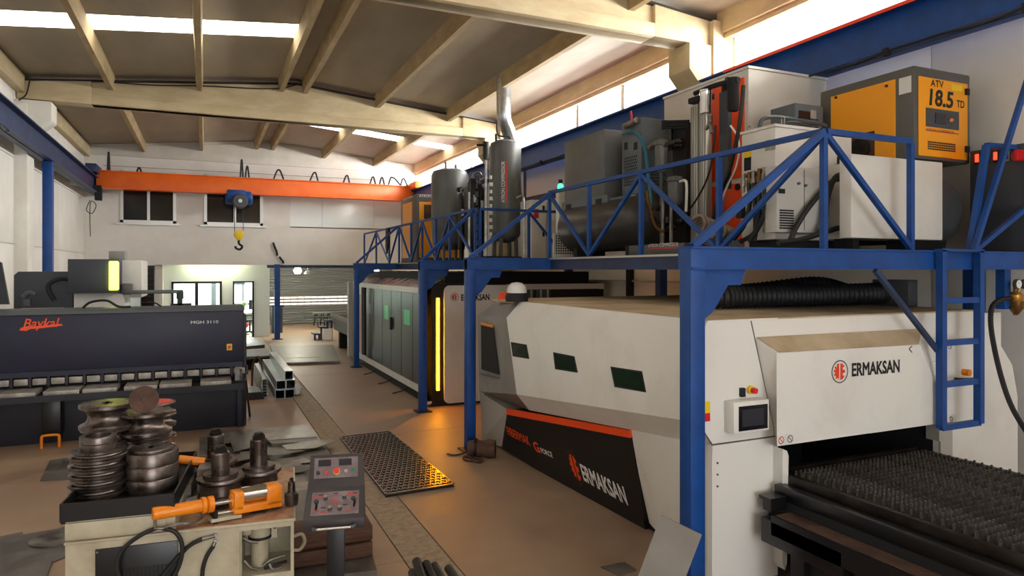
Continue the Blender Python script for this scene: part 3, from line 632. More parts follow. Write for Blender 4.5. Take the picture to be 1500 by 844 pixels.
B().box(at(1226, 240, Y=4.6).x, at(1233, 240, Y=4.6).x, 4.57, 4.6, at(1230, 264, Y=4.6).z, at(1230, 230, Y=4.6).z).cyl(at(1223, 246, Y=4.55), at(1229, 244, Y=4.55), .03).build('cable_gland_plate', M['blackm'], t)
for py in (252, 198): pass
b = B()
for px in (1096, 1145): p = at(px, 205, X=x0) if px < 1100 else at(px, 187, X=x0); b.tube([(p.x+.03, p.y+.03, z1+.02), (p.x+.03, p.y+.03, z1+.07), (p.x+.06, p.y+.03, z1+.07), (p.x+.06, p.y+.03, z1+.02)], .008, 6)
b.build('lifting_eye', M['steel'], t)
tag(B().tube([(4.72, 4.86, z1+.03), (4.75, 4.86, z1+.12), (4.9, 4.86, z1+.16), (5.2, 4.9, z1+.17), (5.6, 4.9, z1+.15), (5.75, 5.1, z1+.12), (5.8, 5.12, z1-.1)], .02, 8).tube([(5.0, 4.82, z1+.03), (5.0, 4.84, z1+.1), (5.2, 4.86, z1+.13), (5.7, 5.05, z1+.11), (5.82, 5.14, z1-.1)], .016, 8).build('pipework', M['slated']), 'dark bent pipes lying over the top of the white chiller', 'pipes')
hs = [((1097, 268), (1098, 300), (1090, 330), (1075, 350)), ((1105, 268), (1106, 300), (1107, 335), (1105, 353)), ((1112, 268), (1112, 310), (1106, 340), (1085, 354)), ((1121, 275), (1120, 310), (1110, 335), (1098, 354))]
for i, h in enumerate(hs):
    pts = [at(px, py, X=x0-.085-.01*i) for px, py in h]; pts[-1].z = max(pts[-1].z, ZD+.03)
    tag(B().tube(pts, .022, 8).build('water_hose', M['rubber']), 'black hose hanging from the chiller fittings, %s from the left' % ('first', 'second', 'third', 'fourth')[i], 'hose', 'hoses hanging from the chiller fittings')
for i, h in enumerate((((1230, 262), (1218, 266), (1200, 285), (1180, 310), (1165, 335), (1158, 352)), ((1231, 256), (1222, 262), (1212, 290), (1209, 320), (1200, 345)), ((1237, 333), (1225, 335), (1200, 343), (1170, 352), (1140, 356)))):
    pts = [at(px, py, Y=4.4-.03*i) for px, py in h]
    for q in pts: q.z = max(q.z, ZD+.035)
    tag(B().tube(pts, .024, 8).build('power_cable', M['rubber']), ('black cable sloping down left from the white cabinet gland', 'black cable hanging straight behind the railing corner', 'black pipe end lying along the floor of the deck before the chiller')[i], 'cable', 'black cables in front of the chiller')
# charcoal cabinet with red displays
x0, y0, y1, z1 = 6.9, 3.86, 4.3, 3.57
t = thing('control_cabinet', 'charcoal cabinet with red digital displays and red rotary switch at the right edge', 'cabinet', (7.0, 4.0, ZD))
B().box(x0, 7.28, y0-.15, y1, ZD, z1).build('housing', M['cab'], t, bevel=.008)
for i, px in enumerate((1432, 1444.5, 1459, 1475)):
    a, c = at(px-4, 225-.12*px+.12*1432, X=x0), at(px+4.5, 242-.12*px+.12*1432-2, X=x0)
    f = B().box(x0-.012, x0, a.y, c.y, a.z, c.z-.005).build('display_frame', M['label_g'] if i == 3 else M['blackm'], t)
    if i < 3: B().box(x0-.015, x0-.012, a.y-.01, c.y+.01, a.z-.012, c.z+.02).build('digits', M['redled'], f)
    else: B().box(x0-.015, x0-.012, a.y-.01, c.y+.01, a.z-.015, c.z+.012).build('digits', M['screen'], f)
p = at(1495, 228, X=x0); B().cyl(p, p+Vector((-.05, 0, 0)), .055).box(p.x-.075, p.x-.05, p.y-.012, p.y+.012, p.z-.05, p.z+.05).build('rotary_switch', M['btn_red'], t)
# tall white cabinet with orange doors
x0, x1, y0, y1, z1 = 5.83, 7.1, 6.18, 7.8, 4.8
t = thing('tall_cabinet', 'tall white laser source cabinet with orange-red doors, highest thing on the deck', 'cabinet', (6.4, 7, ZD))
B().box(x0, x1, y0, y1, ZD, z1-.03).build('housing', M['cabwhite'], t, bevel=.012); B().box(x0-.012, x1+.012, y0-.012, y1+.012, z1-.03, z1).build('roof_cap', M['cabwhite'], t)
ya, yb_ = at(1091, 200, X=x0).y, at(1040, 200, X=x0).y
zs = at(1068, 267, X=x0).z
B().box(x0-.02, x0, ya, yb_, zs+.03, z1-.12).build('upper_door', M['orangep'], t, bevel=.006); d = B().box(x0-.02, x0, ya, yb_, ZD+.05, zs-.03).build('lower_door', M['orangep'], t, bevel=.006)
p = at(1081, 274, X=x0-.02); B().cyl(p, p+Vector((-.015, 0, 0)), .04).build('door_lock', M['blackm'], d)
# compressed air filters and dryer column before it
xd = 5.42
t = thing('air_dryer', 'twin-column air dryer of pale aluminium profile with dark centre post', 'dryer', (xd, 6.7, ZD))
ya, yb_ = at(1034, 200, X=xd).y, at(1011, 200, X=xd).y; zt = at(1030, 146, X=xd).z
wd = (yb_-ya)
B().box(xd, xd+.1, ya, ya+wd*.48, ZD+.06, zt).build('column', M['alu'], t, bevel=.02); B().box(xd, xd+.1, ya+wd*.52, yb_, ZD+.06, zt-.02).build('column', M['alu'], t, bevel=.02)
b = B()
for k in range(7): b.box(xd-.006, xd, ya+wd*(.06+.14*k), ya+wd*(.06+.14*k)+.012, ZD+.1, zt-.05)
b.build('profile_groove', M['label_g'], t)
B().box(xd-.02, xd+.12, ya-.02, yb_+.02, zt, zt+.07).build('head_block', M['blackm'], t, bevel=.01)
B().box(xd-.02, xd+.12, ya-.02, yb_+.02, ZD, ZD+.06).build('foot_block', M['blackm'], t)
xp = 5.3; ym = at(1060, 200, X=xp).y; zp = at(1060, 134, X=xp).z; w_ = abs(at(1051, 200, X=xp).y-at(1064, 200, X=xp).y)
B().box(xp, xp+.05, ym-w_/2, ym+w_/2, 3.3, zp).build('centre_post', M['cab'], t)
B().lathe([(0, 0), (.07, 0), (.07, .06), (.04, .1), (.03, .16), (0, .17)], (xp+.06, ym, zp), n=14).build('gauge_head', M['blackm'], t)
xf = 5.22
for px, py0, py1, nm, m_, r in ((1084, 124, 163, 'filter_bowl', 'blackm', .062), (1034, 141, 168, 'filter_bowl', 'chrome', .066)):
    a, c = at(px-10 if px > 1050 else px, py0, X=xf), at(px-10 if px > 1050 else px, py1, X=xf)
    B().lathe([(0, 0), (r*.8, 0), (r, .02), (r, a.z-c.z), (r*1.1, a.z-c.z+.01), (r*1.1, a.z-c.z+.07), (0, a.z-c.z+.08)], (xf, a.y, c.z), n=20).build(nm, M[m_], t)
a, c = at(1018, 137, X=xf), at(1082, 117, X=xf)
B().tube([a, (a+c)/2+Vector((0, 0, .02)), c], .03, 8).build('manifold_pipe', M['blackm'], t)
p = at(1040, 180, X=xf); B().cyl(p+Vector((0, 0, .08)), p, .03, n=10).cyl(p, p+Vector((0, .07, -.06)), .022, n=8).cyl(p, p+Vector((0, -.03, -.12)), .02, n=8).build('drain_valve', M['steel'], t)
tag(B().tube([at(1048, 184, X=xf-.02), at(1046, 210, X=xf-.03), at(1041, 245, X=xf-.04), at(1030, 275, X=xf-.06), at(1013, 303, X=xf-.05), at(1004, 312, X=xf-.02)], .011, 6).build('drain_cable', M['rubber']), 'thin black cable sagging from the chrome filter towards the coiled cables', 'cable')
tag(B().tube([at(1089, 125, X=5.1), at(1086, 160, X=5.1), at(1080, 200, X=5.08), at(1068, 250, X=5.05), at(1052, 290, X=5.05), at(1044, 330, X=5.05), V((5.1, at(1048, 356, X=5.1).y, ZD+.02))], .022, 8).build('air_hose', M['rubber']), 'black hose running down in front of the orange doors', 'hose')
tag(B().tube([at(1070, 184, X=5.2), at(1080, 200, X=5.2), at(1083, 218, X=5.2), at(1078, 245, X=5.2), at(1066, 272, X=5.2), at(1055, 300, X=5.2)], .011, 6).build('air_hose', M['whit']), 'thin white hose looping over the orange doors', 'hose')
# coil of grey cables on the deck
b = B()
for k in range(8):
    xo = 4.68+.03*k
    pts = [at(1018+5.5*k+(13+.6*k)*math.cos(a)-7*math.sin(a), 335+1.6*k+19*math.sin(a)*(1-.05*k), X=xo+.02*math.sin(3*a+k)) for a in [-2.6+i*PI/6 for i in range(8+k % 3)]]
    for q in pts: q.z = max(q.z, ZD+.03)
    b.tube(pts, .02, 7, 4)
tag(b.build('cable_coil', M['cable']), 'coil of grey cables lying on the deck before the orange doors', 'cable coil')
b = B()
for k in range(5):
    a, c = at(1010+6*k, 318+4*k, X=4.8), at(1075+4*k, 350, X=4.85)
    b.tube([a, (a*.6+c*.4)+Vector((0, 0, .05)), (a*.3+c*.7)+Vector((0, 0, .0)), (c.x, c.y, ZD+.03)], .014, 6)
tag(b.build('loose_cables', M['slated']), 'loose black cables sloping down from the coil to the deck', 'cables')

# grey compressor, dryer and horizontal tank
xt = 5.2
t = thing('tank_compressor', 'grey belt compressor cabinet mounted on a dark horizontal air tank', 'compressor', (5.35, 8.4, ZD))
ya, yb_ = at(966, 330, X=5.3).y, at(832, 330, X=5.3).y
B().lathe([(0, -.1), (.2, -.08), (.34, -.01), (.39, .1), (.39, yb_-ya-.3), (.34, yb_-ya-.19), (.2, yb_-ya-.12), (0, yb_-ya-.1)], (5.4, ya+.1, 3.05), (0, 1, 0), 32).build('air_tank', M['slated'], t).data.materials[0] = mat('dark_tank_steel', '#4d4b48', .36, .4, col2='#403d3a', scale=3)
y0 = at(885, 240, X=xt).y; y1 = at(827, 240, X=xt).y; z0, z1 = 3.4, 4.41
B().box(xt, 6.1, y0, y1, z0, z1).build('housing', M['slated'], t, bevel=.012).data.materials[0] = M['dgreyl']
B().box(xt-.02, 5.75, ya+.35, y1, z0-.08, z0+.0).box(xt-.05, xt, ya+1.0, y1, z0-.09, z0+.055).build('base_frame', M['slate'], t)
for y in (ya+.5, yb_-.5): B().box(5.15, 5.65, y-.05, y+.05, ZD, 2.72).build('tank_foot', M['blackm'], t)
for q in (ya+1.15, y1-.3): B().box(xt-.055, xt-.05, q, q+.16, z0-.06, z0+.015).build('frame_slot', M['grill'], t)
b = B()
for px, py in ((963, 305), (958, 322), (968, 330)): p = at(px, py, X=5.15); b.lathe([(0, 0), (.035, 0), (.035, .03), (.02, .05), (0, .05)], p, (-.6, -.8, 0), 10)
b.build('pressure_gauge', M['blackm'], t)
b = B(); b.tube([at(952, 300, X=5.0), at(956, 318, X=5.0), at(962, 333, X=5.0), at(972, 340, X=5.05)], .02, 6).tube([at(948, 280, X=5.0), at(950, 296, X=5.0), at(956, 306, X=5.0)], .02, 6); b.build('tank_fitting', M['brassd'], t)
# slate dryer box
x0 = 5.32; y0 = at(939.5, 240, X=x0).y; y1 = at(911, 240, X=x0).y; z0, z1 = 3.42, 4.44
t = thing('dryer_unit', 'blue-grey dryer unit with mesh vents and a teal hose, beside the grey compressor', 'dryer', (5.6, y0+.2, ZD))
B().box(x0, 5.82, y0, y1, z0, z1).build('housing', M['slate'], t, bevel=.01)
B().box(x0+.06, 5.76, y0+.05, y1-.05, 3.401, z0).build('stand', M['blackm'], t)
def meshvent(face, u0, u1, zA, zB, n, m):
    b = B()
    for i in range(n):
        for j in range(m):
            u = u0+(u1-u0)*(i+.5*(j % 2))/n; z = zA+(zB-zA)*j/m; du, dz = (u1-u0)/n*.42, (zB-zA)/m*.46
            if face == 'x': b.add([(x0-.003, u-du, z), (x0-.003, u, z-dz), (x0-.003, u+du, z), (x0-.003, u, z+dz)], [(0, 1, 2, 3)])
            else: b.add([(u-du, y0-.003, z), (u, y0-.003, z-dz), (u+du, y0-.003, z), (u, y0-.003, z+dz)], [(0, 1, 2, 3)])
    return b.build('mesh_vent', M['grill'], t, flat=True)
meshvent('x', at(915, 240, X=x0).y, at(934, 240, X=x0).y, at(925, 270, X=x0).z, at(925, 226, X=x0).z, 7, 10)
meshvent('y', at(951, 240, Y=y0).x, at(975, 240, Y=y0).x, at(963, 270, Y=y0).z, at(963, 243, Y=y0).z, 7, 6)
for px in (917, 931): p = at(px, 214, X=x0); B().box(x0-.004, x0, p.y-.04, p.y+.04, p.z-.05, p.z+.05).build('hand_slot', M['grill'], t)
b = B(); p = at(925, 182, X=x0-.04); b.cyl(p+Vector((0, .15, 0)), p+Vector((0, -.12, .03)), .04, n=12).cyl(p, p+Vector((.06, 0, 0)), .03, n=10); b.build('valve', M['steel'], t)
B().tube([p+Vector((0, 0, .04)), p+Vector((0, 0, .1)), p+Vector((0, .02, .18))], .016, 6).build('valve_handle', M['pinkred'], t)
tag(B().tube([at(913, 196, X=x0-.06), at(925, 192, X=x0-.1), at(937, 200, X=x0-.14), at(945, 218, X=x0-.14), at(948, 240, X=x0-.14), at(952, 275, X=x0-.14), at(955, 305, X=x0-.16)], .024, 8).build('teal_hose', M['teal']), 'teal hose curving down over the blue-grey dryer unit', 'hose')
# filters beside it: grey canister, black tower
t = thing('filter_tower', 'black tower filter with stacked head pipes, left of the pale dryer columns', 'filter', (5.4, 7.1, ZD))
xf = 5.5; p = at(994, 200, X=xf); zt = at(994, 181, X=xf).z
B().box(xf, xf+.2, p.y-.14, p.y+.14, ZD, zt).build('tower', M['blackm'], t, bevel=.02)
b = B()
for k in range(4): b.cyl(at(970, 179+3.4*k-1, X=xf-.02), at(1009, 177+3.2*k, X=xf-.02), .014, n=8)
b.build('head_pipe', M['blackm'], t)
a = at(981, 190, X=xf-.08); b = B().cyl(a, a+Vector((0, 0, -.26)), .045, n=12).cyl(at(971, 212, X=xf-.1), at(1000, 208, X=xf-.1), .05, n=12); b.build('valve_body', M['black'], t)
for k in range(6): q = at(990+2*(k % 3)*2, 207+6*(k//3), X=xf-.15); B().cyl(q, q+Vector((-.02, 0, 0)), .012, n=8).build('bolt', M['steel'], t)
t = thing('filter_canister', 'grey filter canister with a bright elbow, in front of the blue-grey dryer', 'filter', (5.25, 7.1, ZD))
a = at(969, 214, X=5.2); c = at(969, 252, X=5.2)
B().lathe([(0, 0), (.06, 0), (.08, .04), (.08, a.z-c.z), (.095, a.z-c.z+.01), (.08, a.z-c.z+.07), (0, a.z-c.z+.09)], (5.2, a.y, c.z), n=18).build('bowl', M['dgreyl'], t)
B().tube([at(952, 217, X=5.18), at(958, 211, X=5.18), at(968, 209, X=5.18), at(976, 212, X=5.2)], .04, 10).build('elbow', M['steel'], t)
B().cyl((5.2, a.y, ZD), (5.2, a.y, c.z), .025).build('stand_pipe', M['slated'], t)
t = thing('filter_canister', 'lower grey filter canister with a white bent pipe, before the black tower', 'filter', (5.05, 6.9, ZD))
a = at(989, 267, X=5.05); c = at(989, 300, X=5.05)
B().lathe([(0, 0), (.06, 0), (.085, .05), (.085, a.z-c.z), (.1, a.z-c.z+.01), (.085, a.z-c.z+.06), (0, a.z-c.z+.08)], (5.05, a.y, c.z), n=18).build('bowl', M['dgreyl'], t)
B().tube([at(996, 266, X=5.03), at(1004, 265, X=5.03), at(1006, 275, X=5.03), at(1005, 310, X=5.03)], .016, 8).build('bent_pipe', M['whit'], t)
b = B()
for px in (971, 983): q = at(px, 310, X=5.05); b.cyl((5.05, q.y, ZD), (5.05, q.y, at(px, 290, X=5.05).z), .02, n=8)
b.build('stand_pipe', M['steel'], t)
for k in range(9): q = at(968+random.uniform(0, 28), 322+random.uniform(0, 26), X=5.08+random.uniform(0, .15)); B().lathe([(0, 0), (.04, 0), (.05, .03), (.04, .08), (0, .09)], q, (random.uniform(-1, 1), -1, random.uniform(-.5, 1)), 8).build('valve', M['black'], t)
a, c = at(921, 366, X=4.7), at(1002, 366, X=4.7)
t = thing('base_skid', 'low dark skid marked AYRON COMPRESSOR at the deck edge', 'skid', (4.75, a.y, ZD))
B().box(4.7, 5.0, c.y, a.y, ZD, ZD+.13).build('frame', M['dgrey'], t, bevel=.008)
text('AYRON COMPRESSOR', at(950, 362.5, X=4.7), R_Y, U_Z, .04, M['whit'], t, width=.55)
p = at(951, 364.5, X=4.7); B().box(4.696, 4.7, p.y-.6, p.y, p.z-.008, p.z+.008).build('red_line', M['signred'], t)

# tall vertical tanks
def vtank(x, y, r, zb, zt, lab, m='dgreyl', zl=ZD):
    t = thing('air_receiver', lab, 'tank', (x, y, ZD))
    B().lathe([(0, zb-.06), (r*.5, zb-.03), (r*.88, zb+.06), (r, zb+.16), (r, zt-.16), (r*.9, zt-.06), (r*.5, zt), (0, zt+.02)], (x, y, 0), n=40).build('shell', M[m], t)
    for k in range(4):
        a = PI/4+k*PI/2; B().bar((x+r*.75*math.cos(a), y+r*.75*math.sin(a), zl), (x+r*.7*math.cos(a), y+r*.7*math.sin(a), zb+.15), .05, .09).build('leg', M[m], t)
    return t
p = at(740, 300, D=13.9); zt = at(740, 206, D=13.9).z; zb = at(740, 352, D=13.9).z; r = .325
t = vtank(p.x, p.y, r, zb, zt, 'tall grey air tank with white lettering and a galvanised duct above', zl=ZD+.1)
nv = Vector((p.x, p.y, 0)).normalized(); nv = Vector((math.sin(.12)*-1, -1, 0)); ang = math.atan2(-p.y, -p.x)-.02
nn = Vector((math.cos(ang), math.sin(ang), 0)); rt = Vector((0, 0, 1)); upv = Vector((-nn.y, nn.x, 0))*-1
# lettering runs upwards, baseline to the right
o_ = Vector((p.x, p.y, 0))+nn*(r+.004)
text('AYRON COMPRESSOR', Vector((o_.x, o_.y, at(740, 297, D=13.6).z))-upv*.0, (0, 0, 1), (nn.y, -nn.x, 0), .07, M['whit'], t, width=.82)
q = o_+Vector((-nn.y, nn.x, 0))*.035
B().bar((q.x, q.y, at(740, 297, D=13.6).z), (q.x, q.y, at(740, 238, D=13.6).z), .03, .012, up=nn).build('red_line', M['signred'], t)
b = B().tube([(p.x+.1, p.y, zt-.05), (p.x+.1, p.y, zt+.08), (p.x-.15, p.y, zt+.1), (p.x-.18, p.y, zt+.35)], .02, 6).tube([(p.x-.2, p.y, zt-.03), (p.x-.2, p.y, zt+.12)], .025, 6); b.build('top_fitting', M['blackm'], t)
tag(B().box(p.x-.6, p.x+.5, p.y-.5, p.y+.5, ZD, ZD+.1).build('tank_plinth', M['blackm']), 'flat black plinth under the lettered grey tank', 'plinth').location.z = 0
t['label'] = 'tall grey air tank with white lettering and a galvanised duct above'
for o in [t]: o.location.z = ZD
tag(B().tube([(p.x+.05, p.y+.62, 3.2), (p.x+.5, p.y+.62, 3.6), (p.x+.44, p.y+.62, 4.6), (p.x+.42, p.y+.55, zt), (p.x+.3, p.y+.5, zt+.28), (p.x+.16, p.y+.42, zt+.55), (p.x+.14, p.y+.4, zt+.9), (p.x+.14, p.y+.4, zroof(p.x+.14)-.02)], .15, 18, 5).build('ventilation_duct', M['galv']), 'galvanised spiral duct rising to the roof behind the lettered tank', 'duct')
p2 = at(659, 300, D=16.2); zt2 = at(659, 248, D=16.2).z
t = vtank(p2.x, p2.y, .44, ZD+.35, zt2, 'wide plain grey air tank beside the orange-yellow cabinet')
p = at(672, 278, D=15.5); B().lathe([(0, 0), (.06, 0), (.06, .12), (0, .12)], p, (.3, -1, 0), 14).build('gauge', M['blackm'], t)
p = at(700, 100, D=15); 
B().cyl((p2.x-.1, p2.y, zt2), (p2.x-.1, p2.y, zt2+.18), .03).cyl((p2.x+.15, p2.y, zt2-.03), (p2.x+.15, p2.y, zt2+.12), .03).build('top_fitting', M['steel'], t)
for px, py0, d_, r, lab in ((676, 283, 14.8, .075, 'slim black filter column nearest the wide plain tank'), (693, 262, 14.2, .12, 'black filter column with bent head pipes, middle of three'), (704, 270, 14.4, .08, 'black filter column beside the lettered tank')):
    p = at(px, 300, D=d_); zt = at(px, py0, D=d_).z
    t = thing('filter_column', lab, 'filter', (p.x, p.y, ZD), group='black filter columns between the tall tanks')
    B().lathe([(0, 0), (r*.7, 0), (r*.7, .25), (r, .3), (r, zt-ZD-.1), (r*.6, zt-ZD), (0, zt-ZD)], (p.x, p.y, ZD), n=18).build('bowl', M['black'], t)
    B().tube([(p.x, p.y, zt-.02), (p.x, p.y, zt+.08), (p.x+.1, p.y-.1, zt+.12), (p.x+.16, p.y-.1, zt+.02)], .022, 7).build('head_pipe', M['steel'], t)
    B().box(p.x-.03, p.x+.03, p.y-r-.006, p.y-r+.01, zt-.5, zt-.35).build('label_plate', M['label_w'], t)
p = at(712, 300, D=13.4); q = at(712, 208, D=13.4)
t = thing('pipe_riser', 'thin bright riser pipes with a black head, left of the lettered tank', 'pipes', (p.x, p.y, ZD))
B().cyl((p.x, p.y, ZD), (p.x, p.y, q.z-.3), .025, n=10).cyl((p.x-.35, p.y, ZD), (p.x-.35, p.y, q.z-1.0), .022, n=10).build('pipe', M['galv'], t)
B().cyl((p.x, p.y, q.z-.35), (p.x, p.y, q.z), .07, n=12).cyl((p.x, p.y-.02, q.z-.06), (p.x-.2, p.y-.02, q.z-.08), .025, n=8).build('pipe_head', M['black'], t)
b = B()
for k in range(9): z = ZD+.5+.14*k; b.cyl((p.x+.1, p.y, z), (p.x+.1, p.y, z+.07), .045 if k % 2 else .03, n=8)
b.build('valve', M['label_w'], t)
b = B()
for k in range(10): z = ZD+.15+.16*k; b.cyl((p.x-.15, p.y+.1, z), (p.x-.15, p.y+.1, z+.1), .05 if k % 2 else .03, n=8)
b.build('valve_stack', M['black'], t)
p = at(768, 300, D=13.2)
tag(B().tube([(p.x, p.y, ZD), (p.x, p.y, 3.2), (p.x, p.y, 3.75), (p.x-.06, p.y, 3.82), (p.x-.16, p.y, 3.78)], .022, 8, 3).build('bent_pipe', M['galv']), 'thin galvanised pipe standing at the right of the lettered tank', 'pipe')
# yellow-orange cabinet at the far end
x0, y0, z1 = 4.95, 16.95, 4.34
t = thing('yellow_compressor', 'orange-yellow compressor cabinet with dark grey frame at the far end of the deck', 'compressor', (5.4, 17.7, ZD))
B().box(x0, 6.25, y0, 18.5, ZD, z1).build('housing', M['dgrey'], t, bevel=.02)
ya, yb_ = at(604, 330, X=x0).y, at(590.5, 330, X=x0).y; B().box(x0-.012, x0, ya, yb_, ZD+.15, z1-.16).build('side_panel', M['yellow'], t)
xa = at(614, 330, Y=y0).x; d = B().box(xa, 6.15, y0-.012, y0, ZD+.15, z1-.2).build('front_door', M['yellow'], t)
B().box(at(621, 330, Y=y0).x, 6.05, y0-.018, y0-.012, at(630, 321, Y=y0).z, at(630, 300, Y=y0).z).build('control_window', M['rust'], t)
text('AYRON COMPRESSOR', at(614, 288.5, Y=y0), R_X, U_Z, .07, M['whit'], t, width=.95)
B().box(x0+.3, 6.2, y0-.006, y0, z1-.19, z1-.165).build('red_line', M['signred'], t)
text('AYRON COMPRESSOR', at(591, 294.0, X=x0-.004), R_Y, U_Z, .05, M['whit'], t, width=.9)
# white electrical cabinet beyond the gap, perforated panel, green lamp
x0 = 5.6; y0 = at(826, 330, X=x0).y if False else 9.95
t = thing('electrical_cabinet', 'pale grey electrical cabinet with a small red switch, right of the lettered tank', 'cabinet', (6.2, 11.9, ZD))
ya = 11.8; xa, xb = at(778, 340, Y=ya).x, at(822, 340, Y=ya).x; zt = at(790, 293, Y=ya).z
B().box(xa, xb, ya, ya+.5, ZD, zt).build('housing', M['cabwhite'], t, bevel=.01)
p = at(785, 313, Y=ya); B().box(p.x-.05, p.x+.05, ya-.02, ya, p.z-.09, p.z+.09).build('switch', M['btn_red'], t)
for py in (306, 342): p = at(796, py, Y=ya); B().box(p.x-.02, p.x+.02, ya-.015, ya, p.z-.06, p.z+.06).build('lock', M['blackm'], t)
B().box((xa+xb)/2-.004, (xa+xb)/2+.004, ya-.003, ya, ZD+.05, zt-.03).build('door_seam', M['dgrey'], t)
p = at(821, 290, Y=10.6); t = thing('signal_lamp', 'green signal lamp on a short pale post beside the grey compressor', 'lamp', (p.x, p.y, ZD))
B().box(p.x-.06, p.x+.06, p.y-.06, p.y+.06, ZD, at(821, 280, Y=10.6).z).build('post', M['label_w'], t)
q = at(821, 280, Y=10.6); B().lathe([(.0, 0), (.05, 0), (.05, .1), (.03, .13), (0, .13)], q, n=14).build('green_lens', M['greenled'], t); B().cyl(q+Vector((0, 0, .13)), q+Vector((0, 0, .2)), .035).build('lamp_cap', M['blackm'], t)
ya = 10.0; xa, xb = at(811, 340, Y=ya).x, at(846, 340, Y=ya).x; za, zb = at(830, 374, Y=ya).z, at(830, 342, Y=ya).z
t = thing('perforated_panel', 'white perforated panel standing at the end of the horizontal tank', 'panel', (xa, ya, ZD))
B().box(xa, xb, ya, ya+.03, ZD, zb).build('sheet', M['whit'], t); b = B()
for i in range(9):
    for j in range(8): b.box(xa+.04+i*(xb-xa-.06)/9, xa+.04+(i+.6)*(xb-xa-.06)/9, ya-.003, ya, za+.02+j*(zb-za)/9, za+.02+(j+.6)*(zb-za)/9)
b.build('perforation', M['grill'], t, flat=True)
tag(B().prism([(17.62, 3.5), (17.95, 3.5), (17.98, 3.0), (17.86, 2.8), (17.74, 3.02), (17.6, 3.1)], 'x', XD-.07, XD-.025).build('hanging_cloth', M['blackm'], bevel=.02), 'dark cloth hung over the far end railing', 'cloth')
# ------------------------------------------------------------------ the nearer laser cutter with its shuttle bed
t = thing('laser_cutter', 'big white angular laser cutting machine with black side panel, under the deck front', 'cutting machine', (5, 6, 0))
YN = 3.92; XT, XS = 3.31, 3.2
V = Vector
Tf, Sf, Cf = at(762, 442, X=XT), at(742, 470, X=XS), at(757, 578, X=XS); Sf.z = 1.84
Uf = at(775, 601, X=3.37)
Cn = at(1000.5, 616, X=XS); cz = Cn.z+(Cn.z-Cf.z)/(Cf.y-Cn.y)*(Cn.y-YN)
un = at(924, 630, X=3.37); uz = un.z+(un.z-Uf.z)/(Uf.y-un.y)*(un.y-YN)
XI = 4.0
YQ = YN+.012
near = [V((XT, YQ, 2.03)), V((XS, YQ, 1.84)), V((XS, YQ, cz)), V((3.37, YQ, uz)), V((XI, YQ, uz)), V((XI, YQ, 2.03))]
far = [Tf, Sf, Cf, Uf, V((XI, Uf.y, Uf.z)), V((XI, Tf.y, 2.03))]
B().loft([near, far]).build('side_cover', M['mwhite'], t)
ye = 8.35
nose_end = [V((3.5, ye-.05, 1.97)), at(700.5, 462, X=3.24), at(701, 573, X=3.24), V((3.42, ye+.1, .74)), V((XI, ye+.1, .74)), V((XI, ye, 1.97))]
B().loft([far, nose_end]).build('nose_cover', M['mgrey'], t)
# lower body: grey foot at the far end, black panel, white near part
zb = .06
pb = at(735, 656, X=3.57); pt = at(743.5, 600, X=3.38); ptn = at(924, 630.5, X=3.375)
nr = (ptn-pt).cross(V((pb.x, pb.y, zb))-pt).normalized(); nr = nr if nr.x < 0 else -nr
def onp(px, py):
    d = at(px, py, D=1)-V((0, 0, EYE)); k = (pt-V((0, 0, EYE))).dot(nr)/d.dot(nr); return V((0, 0, EYE))+d*k
pn = onp(948, 797); zpn = pn.z
B().loft([[pt, V((pb.x, pb.y, zb)), V((XI, pb.y, zb)), V((XI, pt.y, pt.z))],
          [at(703, 575, X=3.36), at(706, 645, X=3.5), V((XI, ye+.4, .14)), V((XI, ye+.1, .8))]]).build('nose_foot', M['mlgrey'], t)
B().loft([[pt, V((pb.x, pb.y, zb)), V((XI, pb.y, zb)), V((XI, pt.y, pt.z))],
          [ptn, V((pn.x, pn.y, zpn)), V((XI, pn.y, zpn)), V((XI, ptn.y, ptn.z))]]).build('black_panel', mat('panel_black', '#060607', .55), t)
sa, sb = pt+V((-.02, 0, -.005)), ptn+V((-.02, 0, -.01)); dz = .055
B().loft([[sa+V((0, 0, .02)), sa+V((.03, 0, .02)), sa+V((.03, 0, -dz)), sa+V((.008, 0, -dz))], [sb+V((0, 0, .01)), sb+V((.03, 0, .01)), sb+V((.03, 0, -dz)), sb+V((.008, 0, -dz))]]).build('orange_stripe', M['orangep'], t)
zk = 1.14-.09
B().loft([[V((ptn.x, ptn.y, ptn.z+.03)), V((ptn.x+.03, ptn.y, ptn.z-.14)), V((pn.x, pn.y, zb)), V((XI, pn.y, zb)), V((XI, ptn.y, ptn.z+.03))],
          [V((3.37, YQ, uz)), V((3.35, YQ, uz-.16)), V((3.35, YQ, zb)), V((XI, YQ, zb)), V((XI, YQ, uz))]]).build('lower_cover', M['mwhite'], t)
B().box(3.75, 6.8, 4.6, 8.1, 0, .1).build('plinth', M['blackm'], t)
